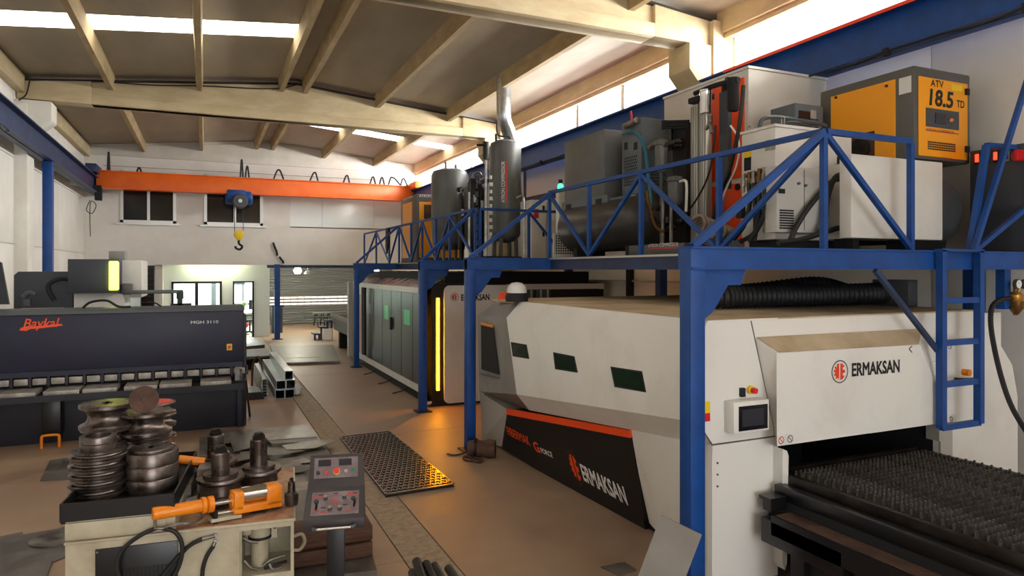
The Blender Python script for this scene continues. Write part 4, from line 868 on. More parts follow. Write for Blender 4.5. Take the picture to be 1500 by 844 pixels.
# lettering on the slanting black panel
def label_panel(s, bl, br, tl, m, **k):
    a, c, e = onp(*bl), onp(*br), onp(*tl); r = (c-a); u = (e-a)-r*((e-a).dot(r)/r.dot(r))
    text(s, a, r, u, u.length, m, t, width=r.length, thick=.006, **k)
label_panel('FIBERMAK', (745.5, 637), (778.5, 653.5), (745.5, 626), M['orangep'], bold=.01)
label_panel('G', (785, 661), (793, 663.5), (785, 648), M['orangep'], bold=.03)
label_panel('FORCE', (794, 663), (811, 670.5), (794, 656.5), M['whit'], bold=.02)
label_panel('ERMAKSAN', (856, 703), (921, 739.5), (856, 683), M['whit'], bold=.03)
a = onp(842.5, 685); r_ = (onp(921, 739)-onp(856, 703)).normalized(); u_ = nr.cross(r_); u_ = u_ if u_.z > 0 else -u_
emblem(a-0*nr, r_, u_, abs((onp(842.5, 665)-onp(842.5, 705)).length)/2, M['orangep'], M['rust'], t, sx=(onp(833, 681)-onp(851, 689)).length/(onp(842.5, 665)-onp(842.5, 705)).length)
# side windows
xw = XS-.004
def win(name, pts, m, x=xw, par=t, th=.012):
    P = [at(px, py, X=x) for px, py in pts]; return B().loft([P, [p+V((th, 0, 0)) for p in P]]).build(name, m, par)
for q in (((748, 501), (771, 505), (775, 526), (751, 522)), ((810, 516), (841, 522), (846, 546), (813, 541)), ((894, 537), (940, 544), (946, 575), (900, 567))):
    f = win('side_window', q, M['blackm'])
    c = [(sum(p[0] for p in q)/4, sum(p[1] for p in q)/4)]*4
    win('pane', [(p[0]*.86+c[0][0]*.14, p[1]*.82+c[0][1]*.18) for p in q], M['greendk'], x=xw-.003, par=f, th=.002)
win('nose_window', ((704.5, 476), (721, 480), (730, 549), (705, 541)), M['blackm'], x=3.19, th=.02)
win('window_visor', ((704.5, 472), (721, 476), (721, 480), (704.5, 476)), M['borange'], x=3.187)
win('nose_seam', ((703, 547), (731, 553), (731, 555), (703, 549)), M['dgrey'], x=3.19, th=.01)
# body, top and front
B().box(XI-.02, 6.85, YN+.06, 8.3, 1.5, 1.998).box(6.0, 6.9, YN+.1, 8.3, .06, 1.6).box(XI, 6.9, 7.8, 8.35, .06, 1.9).build('body', M['mwhite'], t)
B().prism([(XT+.005, 2.015), (XT+.03, 2.032), (6.45, 2.032), (6.45, 2.0), (XT+.01, 2.0)], 'y', YN+.014, 8.0).build('top_plate', M['mdusty'], t)
B().box(3.5, 4.0, 7.0, 8.3, 1.9, 1.965).build('nose_top', M['mlgrey'], t)
fz = at(1090, 644, Y=YN).z
def fp(*pts): return [(at(px, py, Y=YN).x, at(px, py, Y=YN).z) for px, py in pts]
L_ = [(XS, 1.84), (XT, 2.03)]+fp((1099, 469))+fp((1136, 638), (1043, 651))+[(XS, cz)]
B().prism(L_, 'y', YN-.008, YN+.05).build('front_left_panel', M['mwhite'], t)
B().prism([(3.35, .06)]+[(3.35, 1.0)]+fp((1043, 653), (1136, 640))+[(3.95, .06)], 'y', YN-.006, YN+.05).build('front_lower_panel', M['mwhite'], t)
XR2 = 5.86
B().prism(fp((1100, 469))+[(6.45, 2.02), (6.92, 1.5), (7.0, 1.2), (7.0, .06), (XR2, .06), (XR2, 1.06)]+fp((1137.5, 653)), 'y', YN, YN+.05).build('front_panel', M['mwhite'], t)
for a_, c_ in (((1100, 470), (1136, 637)), ((1043, 651.5), (1136, 639)), ((1025, 623), (1043, 651))):
    B().bar(at(*a_, Y=YN-.009), at(*c_, Y=YN-.009), .008, .004, up=(0, 1, 0)).build('panel_seam', M['dgrey'], t)
# protruding hood
YH = YN-.17
h = [at(1104.5, 495, Y=YN), at(1352, 482, Y=YN), V((XR2, YN, 1.06)), at(1137.5, 654, Y=YN)]
g = [at(1137.5, 517.5, Y=YH), at(1348, 505, Y=YH), V((5.76, YH, at(1375, 621, Y=YH).z)), at(1138, 654, Y=YH)]
g[2].z = g[3].z
B().loft([h, g]).build('hood', M['mwhite'], t)
hd = [h[0]+V((.02, -.004, .002)), h[1]+V((-.02, -.004, .002)), g[1]+V((-.02, 0, .004)), g[0]+V((.02, 0, .004))]
B().plate(hd, .004).build('hood_dust', M['mdusty'], t)
B().box(XR2-.9, XR2, YN-.03, YN-.005, 1.06, 1.6).build('hood_wing', M['mwhite'], t)
yf = YH
text('ERMAKSAN', V((at(1247.5, 552, Y=yf).x, yf, at(1247.5, 551, Y=yf).z)), R_X, U_Z, .097, M['black'], t, width=at(1317.5, 545, Y=yf).x-at(1247.5, 545, Y=yf).x, bold=.03)
c = at(1230, 544.5, Y=yf); emblem(c, R_X, U_Z, at(1242, 544, Y=yf).x-c.x, M['red'], M['dgrey'], t)
# bed opening: dark interior, jambs
B().box(3.96, XR2, YN+.05, YN+1.6, .06, .1).box(3.96, XR2, YN+1.5, YN+1.6, .1, 1.3).box(3.92, 3.97, YN+.05, YN+1.6, .06, 1.5).box(XR2, XR2+.05, YN+.05, YN+1.6, .06, 1.5).box(3.96, XR2, YN+.05, YN+1.6, 1.42, 1.5).build('interior_lining', M['blackm'], t)
B().prism([(3.935, .2), (3.96, .15), (3.98, .2), (3.995, 1.0), (3.98, 1.04), (3.935, 1.06)], 'y', YN-.1, YN).build('left_jamb', M['mwhite'], t)
B().box(5.84, 6.02, YN-.02, YN+.1, .9, 1.07).box(5.86, 6.02, YN-.02, YN+.0, .3, .9).build('right_jamb', M['mlgrey'], t)
# screen box, buttons, stickers
yf = YN-.008
a, c = at(1075, 590, Y=yf-.1), at(1127, 630, Y=yf-.1)
s = B().box(a.x, c.x, yf-.1, yf, c.z, a.z).build('screen_box', M['mwhite'], t, bevel=.008)
a, c = at(1082, 596, Y=yf-.1), at(1124, 627, Y=yf-.1); B().box(a.x, c.x, yf-.104, yf-.1, c.z, a.z).build('screen', M['screen'], s)
a, c = at(1087, 601, Y=yf-.104), at(1119, 622, Y=yf-.104); B().box(a.x, c.x, yf-.106, yf-.104, c.z, a.z).build('display_area', M['screeng'], s)
a = at(1098, 571, Y=yf); B().cyl(a, a+V((0, -.03, 0)), .032).build('button_collar', M['label_y'], t); B().cyl(a+V((0, -.03, 0)), a+V((0, -.065, 0)), .022).build('emergency_button', M['btn_red'], t)
a = at(1085, 572, Y=yf); B().box(a.x-.015, a.x+.02, yf-.03, yf, a.z-.045, a.z+.02).build('key_switch', M['blackm'], t)
a = at(1411, 545, Y=YN); B().cyl(a, a+V((0, -.06, 0)), .03).build('emergency_button', M['borange'], t)
a = at(1398, 556, Y=YN); B().tube([a, a+V((.05, -.06, 0)), a+V((.2, -.07, .0))], .018, 8).build('latch_handle', M['blackm'], t)
a, c = at(1026, 589, Y=yf), at(1040, 617, Y=yf)
B().box(a.x, c.x, yf-.002, yf, c.z+.06, a.z).build('warning_sticker', M['label_y'], t); B().box(a.x, c.x, yf-.002, yf, c.z, c.z+.06).build('warning_sticker', M['btn_red'], t)
for px0, px1, py0, py1, yq in ((1138, 1150, 638, 652, YH-.001), (1151, 1163, 636, 650, YH-.001), (1384, 1398, 501, 513, YN-.001), (1384, 1400, 609, 622, YN-.001)):
    a, c = at(px0, py0, Y=yq), at(px1, py1, Y=yq); f = B().box(a.x, c.x, yq-.002, yq+.001, c.z, a.z).build('pictogram', M['label_w'], t)
    m = (a+c)/2; b = B(); r = min(c.x-a.x, a.z-c.z)*.36; b.loft([[V((m.x+q*math.cos(k*PI/10), yq-.003, m.z+q*math.sin(k*PI/10))) for q in (r, r*.75)] for k in range(20)], cap=False, closed=True)
    b.bar((m.x-r*.6, yq-.003, m.z+r*.6), (m.x+r*.6, yq-.003, m.z-r*.6), r*.22, .001, up=(0, 1, 0)); b.build('pictogram_mark', M['dgrey'] if px0 != 1138 else M['signred'], f, flat=True)
b = B()
for k in range(3): a = at(1050, 678+17*k, Y=YN); b.cyl(a, a+V((0, -.012, 0)), .008, n=8)
b.build('screw', M['dgrey'], t)
a = at(1333, 511, Y=YH); B().tube([a+V((.02, -.003, .02)), a+V((-.01, -.003, .0)), a+V((.02, -.003, -.03))], .004, 5).build('hook_clip', M['dgrey'], t)
# beacon dome on the far end
a = at(757, 441, Y=7.2); a.z = 2.03
t = thing('beacon', 'pale domed beacon with dark base on top of the white laser cutter', 'beacon', a)
B().lathe([(0, 0), (.13, 0), (.135, .05), (.12, .1), (0, .1)], a, n=24).build('base', M['blackm'], t)
B().lathe([(.115, .1), (.118, .13), (.1, .18), (.06, .215), (0, .225)], a, n=24).build('dome', M['dome'], t)
tag(B().lathe([(0, 0), (.09, 0), (.1, .05), (.1, .09), (.07, .12), (0, .13)], at(741, 441, X=3.45).xy.to_3d()+V((0, 0, 1.99)), n=18).build('warning_lamp', M['orangep']), 'orange-red warning lamp on the nose top, left of the domed beacon', 'lamp')
# corrugated ducts on top
def corr(pts, r):
    P = [V(p) for p in pts]; Q = []
    for i in range(len(P)-1):
        a, b_, c, d = P[max(i-1, 0)], P[i], P[i+1], P[min(i+2, len(P)-1)]
        n = max(4, int((c-b_).length/.03))
        for k in range(n):
            u = k/n; Q.append(.5*((2*b_)+(c-a)*u+(2*a-5*b_+4*c-d)*u*u+(3*b_-a-3*c+d)*u**3))
    return B().tube(Q, [r, r*.84]*(len(Q)//2)+[r], 12, 0)
class _T: pass
def corr_tube(pts, r):
    b = B(); P = [V(p) for p in pts]; Q = []
    for i in range(len(P)-1):
        a, b_, c, d = P[max(i-1, 0)], P[i], P[i+1], P[min(i+2, len(P)-1)]
        n = max(4, int((c-b_).length/.025))
        for k in range(n):
            u = k/n; Q.append(.5*((2*b_)+(c-a)*u+(2*a-5*b_+4*c-d)*u*u+(3*b_-a-3*c+d)*u**3))
    rings = []; n = 12
    for i, p in enumerate(Q):
        d = (Q[min(i+1, len(Q)-1)]-Q[max(i-1, 0)]).normalized(); s_ = d.cross(V((0, 0, 1))).normalized(); u_ = s_.cross(d); rr = r if i % 2 else r*.86
        rings.append([p+(s_*math.cos(2*PI*j/n)+u_*math.sin(2*PI*j/n))*rr for j in range(n)])
    return b.loft(rings)
tag(corr_tube([(4.1, 5.0, 2.145), (4.4, 4.95, 2.145), (4.9, 4.9, 2.15), (5.5, 4.85, 2.15), (6.1, 4.75, 2.16), (6.6, 4.9, 2.15)], .11).build('corrugated_duct', M['rubber']), 'black corrugated duct lying along the dusty machine top, front one', 'duct')
tag(corr_tube([(4.35, 5.45, 2.145), (4.7, 5.45, 2.15), (5.2, 5.5, 2.15), (5.9, 5.3, 2.22), (6.4, 5.35, 2.15), (6.75, 5.7, 2.15)], .11).build('corrugated_duct', M['rubber']), 'black corrugated duct lying behind the front one on the dusty machine top', 'duct')
tag(B().box(6.28, 6.42, 4.5, 4.9, 2.035, 2.3).build('junction_box', M['slated'], bevel=.01), 'small dark junction box on the machine top behind the ladder', 'box')
# dark sheet hung below the deck


# shuttle bed: frame, slats with pointed teeth
t = thing('shuttle_bed', 'black cutting bed with rows of toothed slats, lower right', 'bed', (4.8, 2.6, 0))
X0, X1, Ya, Yb = 3.99, 5.62, .9, 3.95
zt = .84
B().box(X0, X0+.05, Ya, Yb, zt-.1, zt+.02).build('left_rail', M['darksteel'], t, bevel=.006); B().box(X1-.05, X1, Ya, Yb, zt-.1, zt+.02).build('right_rail', M['darksteel'], t)
B().box(X0+.05, X1-.05, Yb-.05, Yb, zt-.06, zt+.04).build('end_rail', M['darksteel'], t); B().box(X0+.05, X1-.05, Ya, Ya+.05, zt-.1, zt).build('end_rail', M['darksteel'], t)
B().box(X0-.11, X0-.02, Ya, Yb-.1, zt-.14, zt-.04).build('side_channel', M['black'], t, bevel=.008)
B().box(X0-.1, X1, Ya, Yb, zt-.32, zt-.14).build('carriage', M['blackm'], t)
B().box(X0, X1, Ya, Yb, zt-.14, zt-.11).build('scrap_tray', M['blackm'], t)
b = B(); n = 34; L = X1-X0-.12; prof = [(X0+.06, zt-.1)]
for k in range(n):
    x = X0+.06+L*k/n; q = L/n; prof += [(x+.1*q, zt+.0), (x+.28*q, zt+.05), (x+.6*q, zt+.05), (x+.78*q, zt+.0)]
prof.append((X0+.06+L, zt-.1))
sl = B().prism(prof, 'y', Ya+.08, Ya+.092).build('slat', M['sheet'], t, flat=True); sl.data.materials[0] = mat('slat_steel', '#6e6964', .5, .5, col2='#4a4541', scale=14)
ns = 44
for k in range(1, ns):
    c = dup_part(sl, (random.uniform(-.008, .008), (Yb-Ya-.16)*k/ns, random.uniform(-.006, .006)))
tag(B().box(4.93, 5.3, 2.35, 2.72, zt+.058, zt+.064).build('cut_sheet', M['sheet']), 'small grey sheet offcut lying on the toothed cutting bed', 'sheet')
t = thing('bed_frame', 'black lower frame with a long dusty ledge along the cutting bed', 'frame', (3.8, 2.6, 0))
lx0, lx1 = 3.72, 3.87
B().box(lx0, 3.88, .9, 3.7, .6, .635).build('ledge', M['rust'], t); B().box(lx0-.02, lx0, .9, 3.7, .5, .64).build('ledge_lip', M['black'], t)
B().box(lx0-.02, lx0+.18, 3.1, 3.8, .42, .6).build('end_box', M['black'], t, bevel=.01)
B().box(lx0+.02, lx1+.05, 3.74, 3.82, .64, .72).box(lx0, lx1, 3.72, 3.84, .72, .745).build('stop_block', M['black'], t)
for y in (3.5, 2.4, 1.3): B().box(lx0+.02, lx0+.14, y-.06, y+.06, 0, .6).build('leg', M['black'], t)
B().box(lx0+.08, lx0+.12, .95, 3.5, .12, .6).build('side_plate', M['blackm'], t)
# pressure regulator and air hose on the right
y = 3.81; p = at(1487, 437, Y=y)
t = thing('pressure_regulator', 'brass pressure regulator with two round gauges under the blue beam', 'regulator', p)
B().lathe([(0, -.16), (.015, -.16), (.02, -.1), (.055, -.085), (.06, -.02), (.065, -.01), (.065, .03), (.04, .06), (0, .06)], p, n=18).build('body', M['brass'], t)
B().lathe([(0, -.155), (.02, -.15), (.058, -.09), (.06, -.025), (0, -.02)], p+V((0, -.008, 0)), n=18).build('bowl', M['brassd'], t)
for dx in (-.05, .065):
    g = p+V((dx, -.03, .13)); f = B().lathe([(0, 0), (.045, 0), (.045, .03), (0, .03)], g, (0, -1, 0), 20).build('gauge', M['slated'], t)
    B().lathe([(0, 0), (.037, 0), (.037, .003), (0, .003)], g+V((0, -.03, 0)), (0, -1, 0), 20).build('dial', M['whit'], f); B().bar(g+V((0, -.034, 0)), g+V((-.015, -.034, .02)), .005, .002).build('needle', M['black'], f)
    B().cyl(g, p+V((dx*.3, 0, .04)), .012).build('gauge_stem', M['brass'], t)
B().box(p.x-.12, p.x-.03, y+.02, y+.1, p.z-.1, ZD-.16).build('mounting_plate', M['blue'], t)
pts = [p+V((-.06, 0, 0)), at(1462, 441, Y=y), at(1452, 455, Y=y), at(1453, 490, Y=y-.03), at(1466, 550, Y=y-.1), at(1484, 600, Y=y-.2), at(1515, 650, Y=y-.3)]
tag(B().tube(pts, .022, 8).build('air_hose', M['rubber']), 'black air hose hanging from the brass regulator past the white machine', 'hose')

# ------------------------------------------------------------------ the farther enclosed laser machine
t = thing('enclosed_laser', 'long enclosed laser machine with dark steel doors and amber light strip', 'cutting machine', (5, 15, 0))
xs, yn, yfar = 3.62, 11.55, 18.2
zb, zt = .14, at(527, 414, X=xs).z
B().box(xs+.05, 6.9, yn+.05, yfar, .1, zt).build('body', M['black'], t)
B().box(xs-.02, 6.5, yn-.08, yfar, 0, .12).build('plinth', M['blackm'], t)
ydn = at(613, 500, X=xs).y; ydf = at(531, 500, X=xs).y
B().box(xs-.03, xs+.06, ydn-.6, yfar, zt-.11, zt).box(xs-.03, xs+.06, ydn-.6, yfar, .14, .27).box(xs-.03, xs+.06, ydf+.05, ydf+.35, .27, zt-.11).build('white_frame', M['mwhite'], t)
B().box(xs-.034, xs-.03, ydf+.1, ydf+.28, .3, zt-.3).build('painted_led_strip', M['paint_pink'], t)  # unlit pink paint stands in for a glowing LED strip
B().box(xs-.01, xs+.05, ydf-.25, ydf+.05, .27, zt-.11).build('dark_jamb', M['blackm'], t)
seams = [613, 604.5, 588, 573, 560, 547, 536.5]
yy = [at(p, 500, X=xs-.02).y for p in seams]; yy[0] = ydn-.25
for k, (a, c) in enumerate(zip(yy[:-1], yy[1:])):
    d = B().box(xs-.02, xs+.05, a+.012, c-.012, .275, zt-.115).build('door_panel', M['smoked'], t, flat=True)
    if k in (1, 3):
        q = ((591.5, 453), (600.5, 455), (600.5, 477), (591.5, 475)) if k == 1 else ((563, 447), (569, 447.5), (569, 469), (563, 467))
        P = [at(u, v, X=xs-.024) for u, v in q]; B().loft([P, [p+V((.006, 0, 0)) for p in P]]).build('safety_window', M['greenpane'], d)
    if k == 2: p = at(574, 474, X=xs-.02); B().box(p.x-.04, p.x, p.y-.04, p.y+.04, p.z-.13, p.z+.13).build('door_handle', M['blackm'], d)
    if k == 4: p = at(541.5, 452, X=xs-.022); B().box(p.x-.002, p.x, p.y-.16, p.y+.12, p.z-.12, p.z+.12).build('painted_reflection', M['label_g'], d)  # flat grey patch paints a reflection onto the door steel
# chamfered roof plates
zr = zt+.3; n = 6; ye_ = [yn+.2+(yfar-yn-.2)*k/n for k in range(n+1)]
for a, c in zip(ye_[:-1], ye_[1:]):
    B().loft([[V((xs-.02, a+.012, zt)), V((xs+.6, a+.012, zr)), V((xs+1.0, a+.012, zr)), V((xs+1.0, a+.012, zt))], [V((xs-.02, c-.012, zt)), V((xs+.6, c-.012, zr-.02)), V((xs+1.0, c-.012, zr-.02)), V((xs+1.0, c-.012, zt))]]).build('roof_plate', M['steeld'], t)
B().box(xs+.3, 6.9, yn+.1, yfar, zt, zr-.01).build('roof_body', M['blackm'], t)
# rounded front: white post, light strip, white front panel
yfn = yn-.1
def rpanel(x0, x1, z0, z1, r, y0, y1, lr=(1, 1, 1, 1)):
    P = []
    for (cx_, cz_, a0), on in zip(((x1-r, z1-r, 0), (x0+r, z1-r, PI/2), (x0+r, z0+r, PI), (x1-r, z0+r, 1.5*PI)), lr):
        if on: P += [(cx_+r*math.cos(a0+k*PI/10), cz_+r*math.sin(a0+k*PI/10)) for k in range(6)]
        else: P.append((cx_+(r if math.cos(a0+PI/4) > 0 else -r), cz_+(r if math.sin(a0+PI/4) > 0 else -r)))
    return B().prism(P, 'y', y0, y1)
fx = lambda px: at(px, 500, Y=yfn).x
zf0, zf1 = at(690, 588, Y=yfn).z, at(690, 418, Y=yfn).z
B().box(fx(622), 7.0, yfn, yn+.06, .1, zf1+.03).build('front_core', M['black'], t)
rpanel(fx(623), fx(633), zf0+.0, zf1, .05, yfn, yn+.3).build('corner_post', M['mwhite'], t, bevel=.01)
B().box(fx(639.3), fx(643.4), yfn-.012, yfn, at(641, 572, Y=yfn).z, at(641, 437, Y=yfn).z).build('light_strip', M['led'], t, bevel=.008)
rpanel(fx(650), fx(742), zf0, zf1, .1, yfn-.03, yfn, (0, 1, 1, 0)).build('front_panel', M['mwhite'], t)
B().box(fx(742), fx(884), yfn-.02, yfn, at(800, 424, Y=yfn).z, at(800, 416, Y=yfn).z).build('upper_trim', M['mwhite'], t)
B().box(fx(742), fx(806), yfn-.008, yfn, .6, at(800, 424.5, Y=yfn).z).build('glass_door', mat('teal_glass', '#46666c', .12), t)
for px in (778, 783, 792, 802): B().box(fx(px)-.02, fx(px)+.02, yfn-.012, yfn, .6, at(800, 424.5, Y=yfn).z).build('glazing_bar', M['alu'] if px != 783 else M['blackm'], t)
B().box(fx(806), fx(884), yfn-.006, yfn, .3, at(800, 424.5, Y=yfn).z).build('side_door', M['black'], t)
text('ERMAKSAN', V((fx(674.5), yfn-.03, at(674, 440.2, Y=yfn).z)), R_X, U_Z, .105, M['black'], t, width=fx(716)-fx(674.5), bold=.03)
emblem(V((fx(665), yfn-.03, at(665, 435, Y=yfn).z)), R_X, U_Z, .075, M['red'], M['rust'], t)
text('ERMAKSAN', V((fx(826), yfn-.021, at(826, 423.2, Y=yfn).z)), R_X, U_Z, .05, M['whit'], t, width=.3) if 0 else None
# feet and hoses along its base
b = B()
for k, py_ in enumerate((13.0, 14.2, 15.6, 17)):
    b.tube([(xs+.05, py_, .12), (xs-.1, py_-.02, .05), (xs-.32, py_-.05, .012)], .012, 6)
tag(b.build('levelling_bars', M['blackm']), 'thin black bars sticking out under the steel doors along the floor', 'bars')
# its shuttle table behind, with dark slats
t = thing('shuttle_table', 'dark steel shuttle table beyond the enclosed laser machine', 'table', (4, 20.5, 0))
B().box(3.65, 6.3, 18.45, 21.6, .55, .92).build('frame', M['darksteel'], t); B().box(3.58, 3.68, 18.45, 21.6, .92, 1.02).build('side_rail', M['sheet'], t)
B().box(3.7, 6.2, 18.6, 21.5, .92, .99).build('slat_bed', M['blackm'], t)
for y in (18.8, 21.2): B().box(3.75, 4.0, y-.12, y+.12, 0, .55).build('leg', M['blackm'], t)
B().box(xs-.15, xs+.03, 18.25, 18.44, .1, zt).build('end_panel', M['cabgrey'], t)
# ------------------------------------------------------------------ the guillotine shear on the left
YS_ = 11.2
t = thing('guillotine_shear', 'long navy guillotine shear with orange script lettering, on the left', 'shear', (-1.3, 11.6, 0))
xl, xr = -3.05, .545
B().box(xl, xr, YS_, YS_+.75, .93, 1.78).build('upper_beam', M['shear'], t, bevel=.012)
B().prism([(YS_-.02, 1.78), (YS_+.1, 1.835), (YS_+.75, 1.835), (YS_+.75, 1.78)], 'x', xl, xr+.01).build('beam_cap', M['slated'], t)
B().box(xl, xr-.02, YS_-.025, YS_, .93, 1.0).build('lower_flange', M['shear'], t)
B().box(xl, xr-.05, YS_+.05, YS_+.6, 0, .7).build('base_panel', M['sheardark'], t, bevel=.01)
B().box(xr-.1, xr-.02, YS_-.02, YS_+.7, 0, .72).build('side_frame', M['shear'], t, bevel=.01); B().box(xl, xl+.1, YS_-.02, YS_+.7, 0, .9).build('side_frame', M['shear'], t)
B().box(xr-.06, xr+.04, YS_+.05, YS_+1.3, .02, 1.7).build('end_frame', M['sheardark'], t, bevel=.01)
for k in range(7):
    z = 1.0+.115*k; B().cyl((xr, YS_+.06, z), (xr+.012, YS_+.06, z), .018, n=10).build('bolt', M['black'], t)
B().box(xl+.1, xr-.1, YS_+.12, YS_+.5, .7, .95).build('throat', M['blackm'], t)
zt = .745
B().box(xl+.05, xr-.03, YS_-.42, YS_+.1, zt-.07, zt-.02).build('table', M['blackm'], t, bevel=.006); B().box(xl, xr-.02, YS_-.44, YS_-.42, zt-.1, zt-.015).build('table_edge', M['sheardark'], t)
for px in (-28, 30, 94, 149, 208, 258, 316):
    a = at(px, 565, Y=YS_-.2).x; B().box(a-.205, a+.205, YS_-.41, YS_+.06, zt-.02, zt+.035).build('table_plate', M['plate_grey'], t, bevel=.004)
n = 16
for k in range(n):
    x = xl+.35+k*.212
    B().box(x-.082, x+.082, YS_-.03, YS_+.1, .82, .908).build('hold_down', M['plate_grey'], t, bevel=.008)
    B().box(x+.09, x+.122, YS_-.04, YS_+.1, .8, .93).build('finger_guard', M['sheardark'], t)
B().box(xr-.13, xr-.03, YS_-.1, YS_+.05, .72, .93).cyl((xr-.05, YS_-.12, .72), (xr-.05, YS_-.12, .9), .014, n=8).build('end_bracket', M['steel'], t)
p = at(75, 655, Z=0)
B().box(p.x-.11, p.x+.11, p.y, p.y+.3, .12, zt-.1).build('front_leg', M['black'], t, bevel=.01); B().box(p.x-.13, p.x+.09, p.y-.05, p.y+.1, zt-.1, zt-.07).build('leg_cap', M['mlgrey'], t)
B().tube([(p.x-.1, p.y-.05, .0), (p.x-.1, p.y-.05, .14), (p.x-.07, p.y-.05, .17), (p.x+.07, p.y-.05, .17), (p.x+.1, p.y-.05, .14), (p.x+.1, p.y-.05, 0)], .018, 8, 3).build('pedal_guard', M['borange'], t)
yf = YS_-.001
a, c = at(43, 481, Y=yf), at(90, 476, Y=yf); h = .1
text('Baykal', V((a.x-.07, yf, at(60, 479.5, Y=yf).z)), R_X, U_Z, .12, M['orangep'], t, width=.42, bold=.015, shear=.28)
b = B(); q = [(28, 484), (31, 480), (46, 478.5), (90, 474.5), (92, 477), (60, 481), (45, 482), (38, 485)]
P = [at(u, v, Y=yf-.004) for u, v in q]; b.loft([P, [p_+V((0, .003, 0)) for p_ in P]]); b.build('lettering_swash', M['orangep'], t)
text('MGH 3110', at(279.5, 474.5, Y=yf), R_X, U_Z, .042, M['whit'], t, width=at(320, 472, Y=yf).x-at(279.5, 472, Y=yf).x, bold=.01)
a, c = at(332, 504, Y=yf), at(340, 513, Y=yf); d = B().box(a.x, c.x, yf-.004, yf, c.z, a.z).build('warning_sticker', M['label_y'], t); m = (a+c)/2; B().box(m.x-.02, m.x+.02, yf-.02, yf-.004, m.z-.02, m.z+.02).build('switch', M['btn_red'], d)
tag(B().tube([(-1.6, 11.5, 1.85), (-1.5, 11.48, 1.93), (-1.3, 11.45, 1.95), (-1.15, 11.45, 1.86), (-1.0, 11.5, 1.85)], .018, 7).tube([(-.72, 11.5, 1.85), (-.68, 11.5, 1.9), (-.6, 11.5, 1.85)], .012, 6).build('top_cable', M['rubber']), 'black cable lying in a loop on top of the navy shear', 'cable')
tag(B().loft([[at(-20, 446, Y=11.9), at(13, 446, Y=11.9), at(2, 385, Y=11.9), at(-20, 375, Y=11.9)], [p_+V((0, .06, 0)) for p_ in (at(-20, 446, Y=11.9), at(13, 446, Y=11.9), at(2, 385, Y=11.9), at(-20, 375, Y=11.9))]]).build('slanted_guard', M['sheardark']), 'dark slanted guard plate at the far left edge above the shear', 'guard')
# press brake behind the shear
Y0 = 13.6
fx = lambda px, y=Y0: at(px, 400, Y=y).x
fz = lambda py, y=Y0, px=140: at(px, py, Y=y).z
t = thing('press_brake', 'white and charcoal press brake with lime light strip, behind the navy shear', 'press', (-1.6, 14, 0))
B().box(fx(108), fx(181), Y0, Y0+1.2, 0, fz(428)).build('lower_body', M['cabwhite'], t, bevel=.01)
B().box(fx(172), fx(206), Y0+.2, Y0+1.6, 1.9, fz(381)).build('upper_body', M['cabwhite'], t, bevel=.01)
B().box(fx(103), fx(177), Y0-.25, Y0+.5, fz(429), fz(380)).build('head_cover', M['cab'], t, bevel=.01)
B().box(fx(162.5), fx(176.5), Y0-.29, Y0-.25, at(170, 425, Y=Y0-.29).z, at(170, 383, Y=Y0-.29).z).build('light_strip', M['ledy'], t, bevel=.015)
B().box(fx(156), fx(180), Y0+.3, Y0+.7, fz(381), fz(367)).build('top_box', M['mgrey'], t, bevel=.01)
a, c = at(18, 445, Y=Y0), at(105, 398, Y=Y0); r = .06
B().prism([(a.x, 1.2), (a.x, c.z-r), (a.x+r, c.z), (c.x, c.z), (c.x, 1.2)], 'y', Y0+.1, Y0+.9).build('side_cabinet', M['cab'], t)
ar = at(182, 428, Y=Y0), at(268, 428, Y=Y0)
B().box(ar[0].x-.1, ar[1].x, Y0+.0, Y0+.1, fz(431.5), fz(426)).build('pendant_arm', M['mgrey'], t, bevel=.01).data.materials[0] = M['dgreyl']
B().box(fx(178), fx(194), Y0-.05, Y0+.15, fz(432), fz(416)).build('arm_joint', M['dgrey'], t, bevel=.02)
B().cyl((ar[1].x-.05, Y0+.05, fz(428)), (ar[1].x-.05, Y0+.05, fz(440)), .06, n=14).box(ar[1].x-.09, ar[1].x-.01, Y0, Y0+.1, fz(452), fz(434)).build('arm_end', M['cab'], t)
B().box(ar[1].x-.2, ar[1].x+.14, Y0, Y0+.12, 1.5, fz(447)).build('control_pendant', M['cab'], t)
B().box(fx(35), fx(96), Y0-.35, Y0-.1, 1.5, fz(449)).build('beam_ledge', M['mlgrey'], t)
B().box(-2.7, fx(18), Y0+.15, Y0+.8, 1.3, at(18, 449, Y=Y0).z).build('end_cover', M['mgrey'], t)
B().tube([at(103, 409, Y=Y0-.02), at(85, 409, Y=Y0-.06), at(72, 417, Y=Y0-.06), at(72, 428, Y=Y0-.06), at(80, 440, Y=Y0-.06)], .035, 8).build('hose', M['blackm'], t)
B().tube([at(34, 436, Y=Y0-.1), at(42, 429, Y=Y0-.1), at(52, 432, Y=Y0-.1)], .04, 8).box(fx(37), fx(47), Y0-.15, Y0-.02, fz(446), fz(437)).build('swivel_clamp', M['slated'], t)
# dark ribbed stack at the passage corner
Y0 = 24.3; t = thing('ribbed_rack', 'tall dark rack with horizontal shelves at the corner of the passage', 'rack', (-.5, Y0, 0)); a, c = fx(206, Y0), fx(226, Y0)
B().box(a, c, Y0+.4, Y0+.45, 0, ZB-.03).box(a, a+.03, Y0, Y0+.45, 0, ZB-.03).box(c-.03, c, Y0, Y0+.45, 0, ZB-.03).build('frame', M['black'], t)
for k in range(14): B().box(a+.03, c-.03, Y0, Y0+.4, .1+k*.18, .13+k*.18).build('shelf', M['rust'], t)
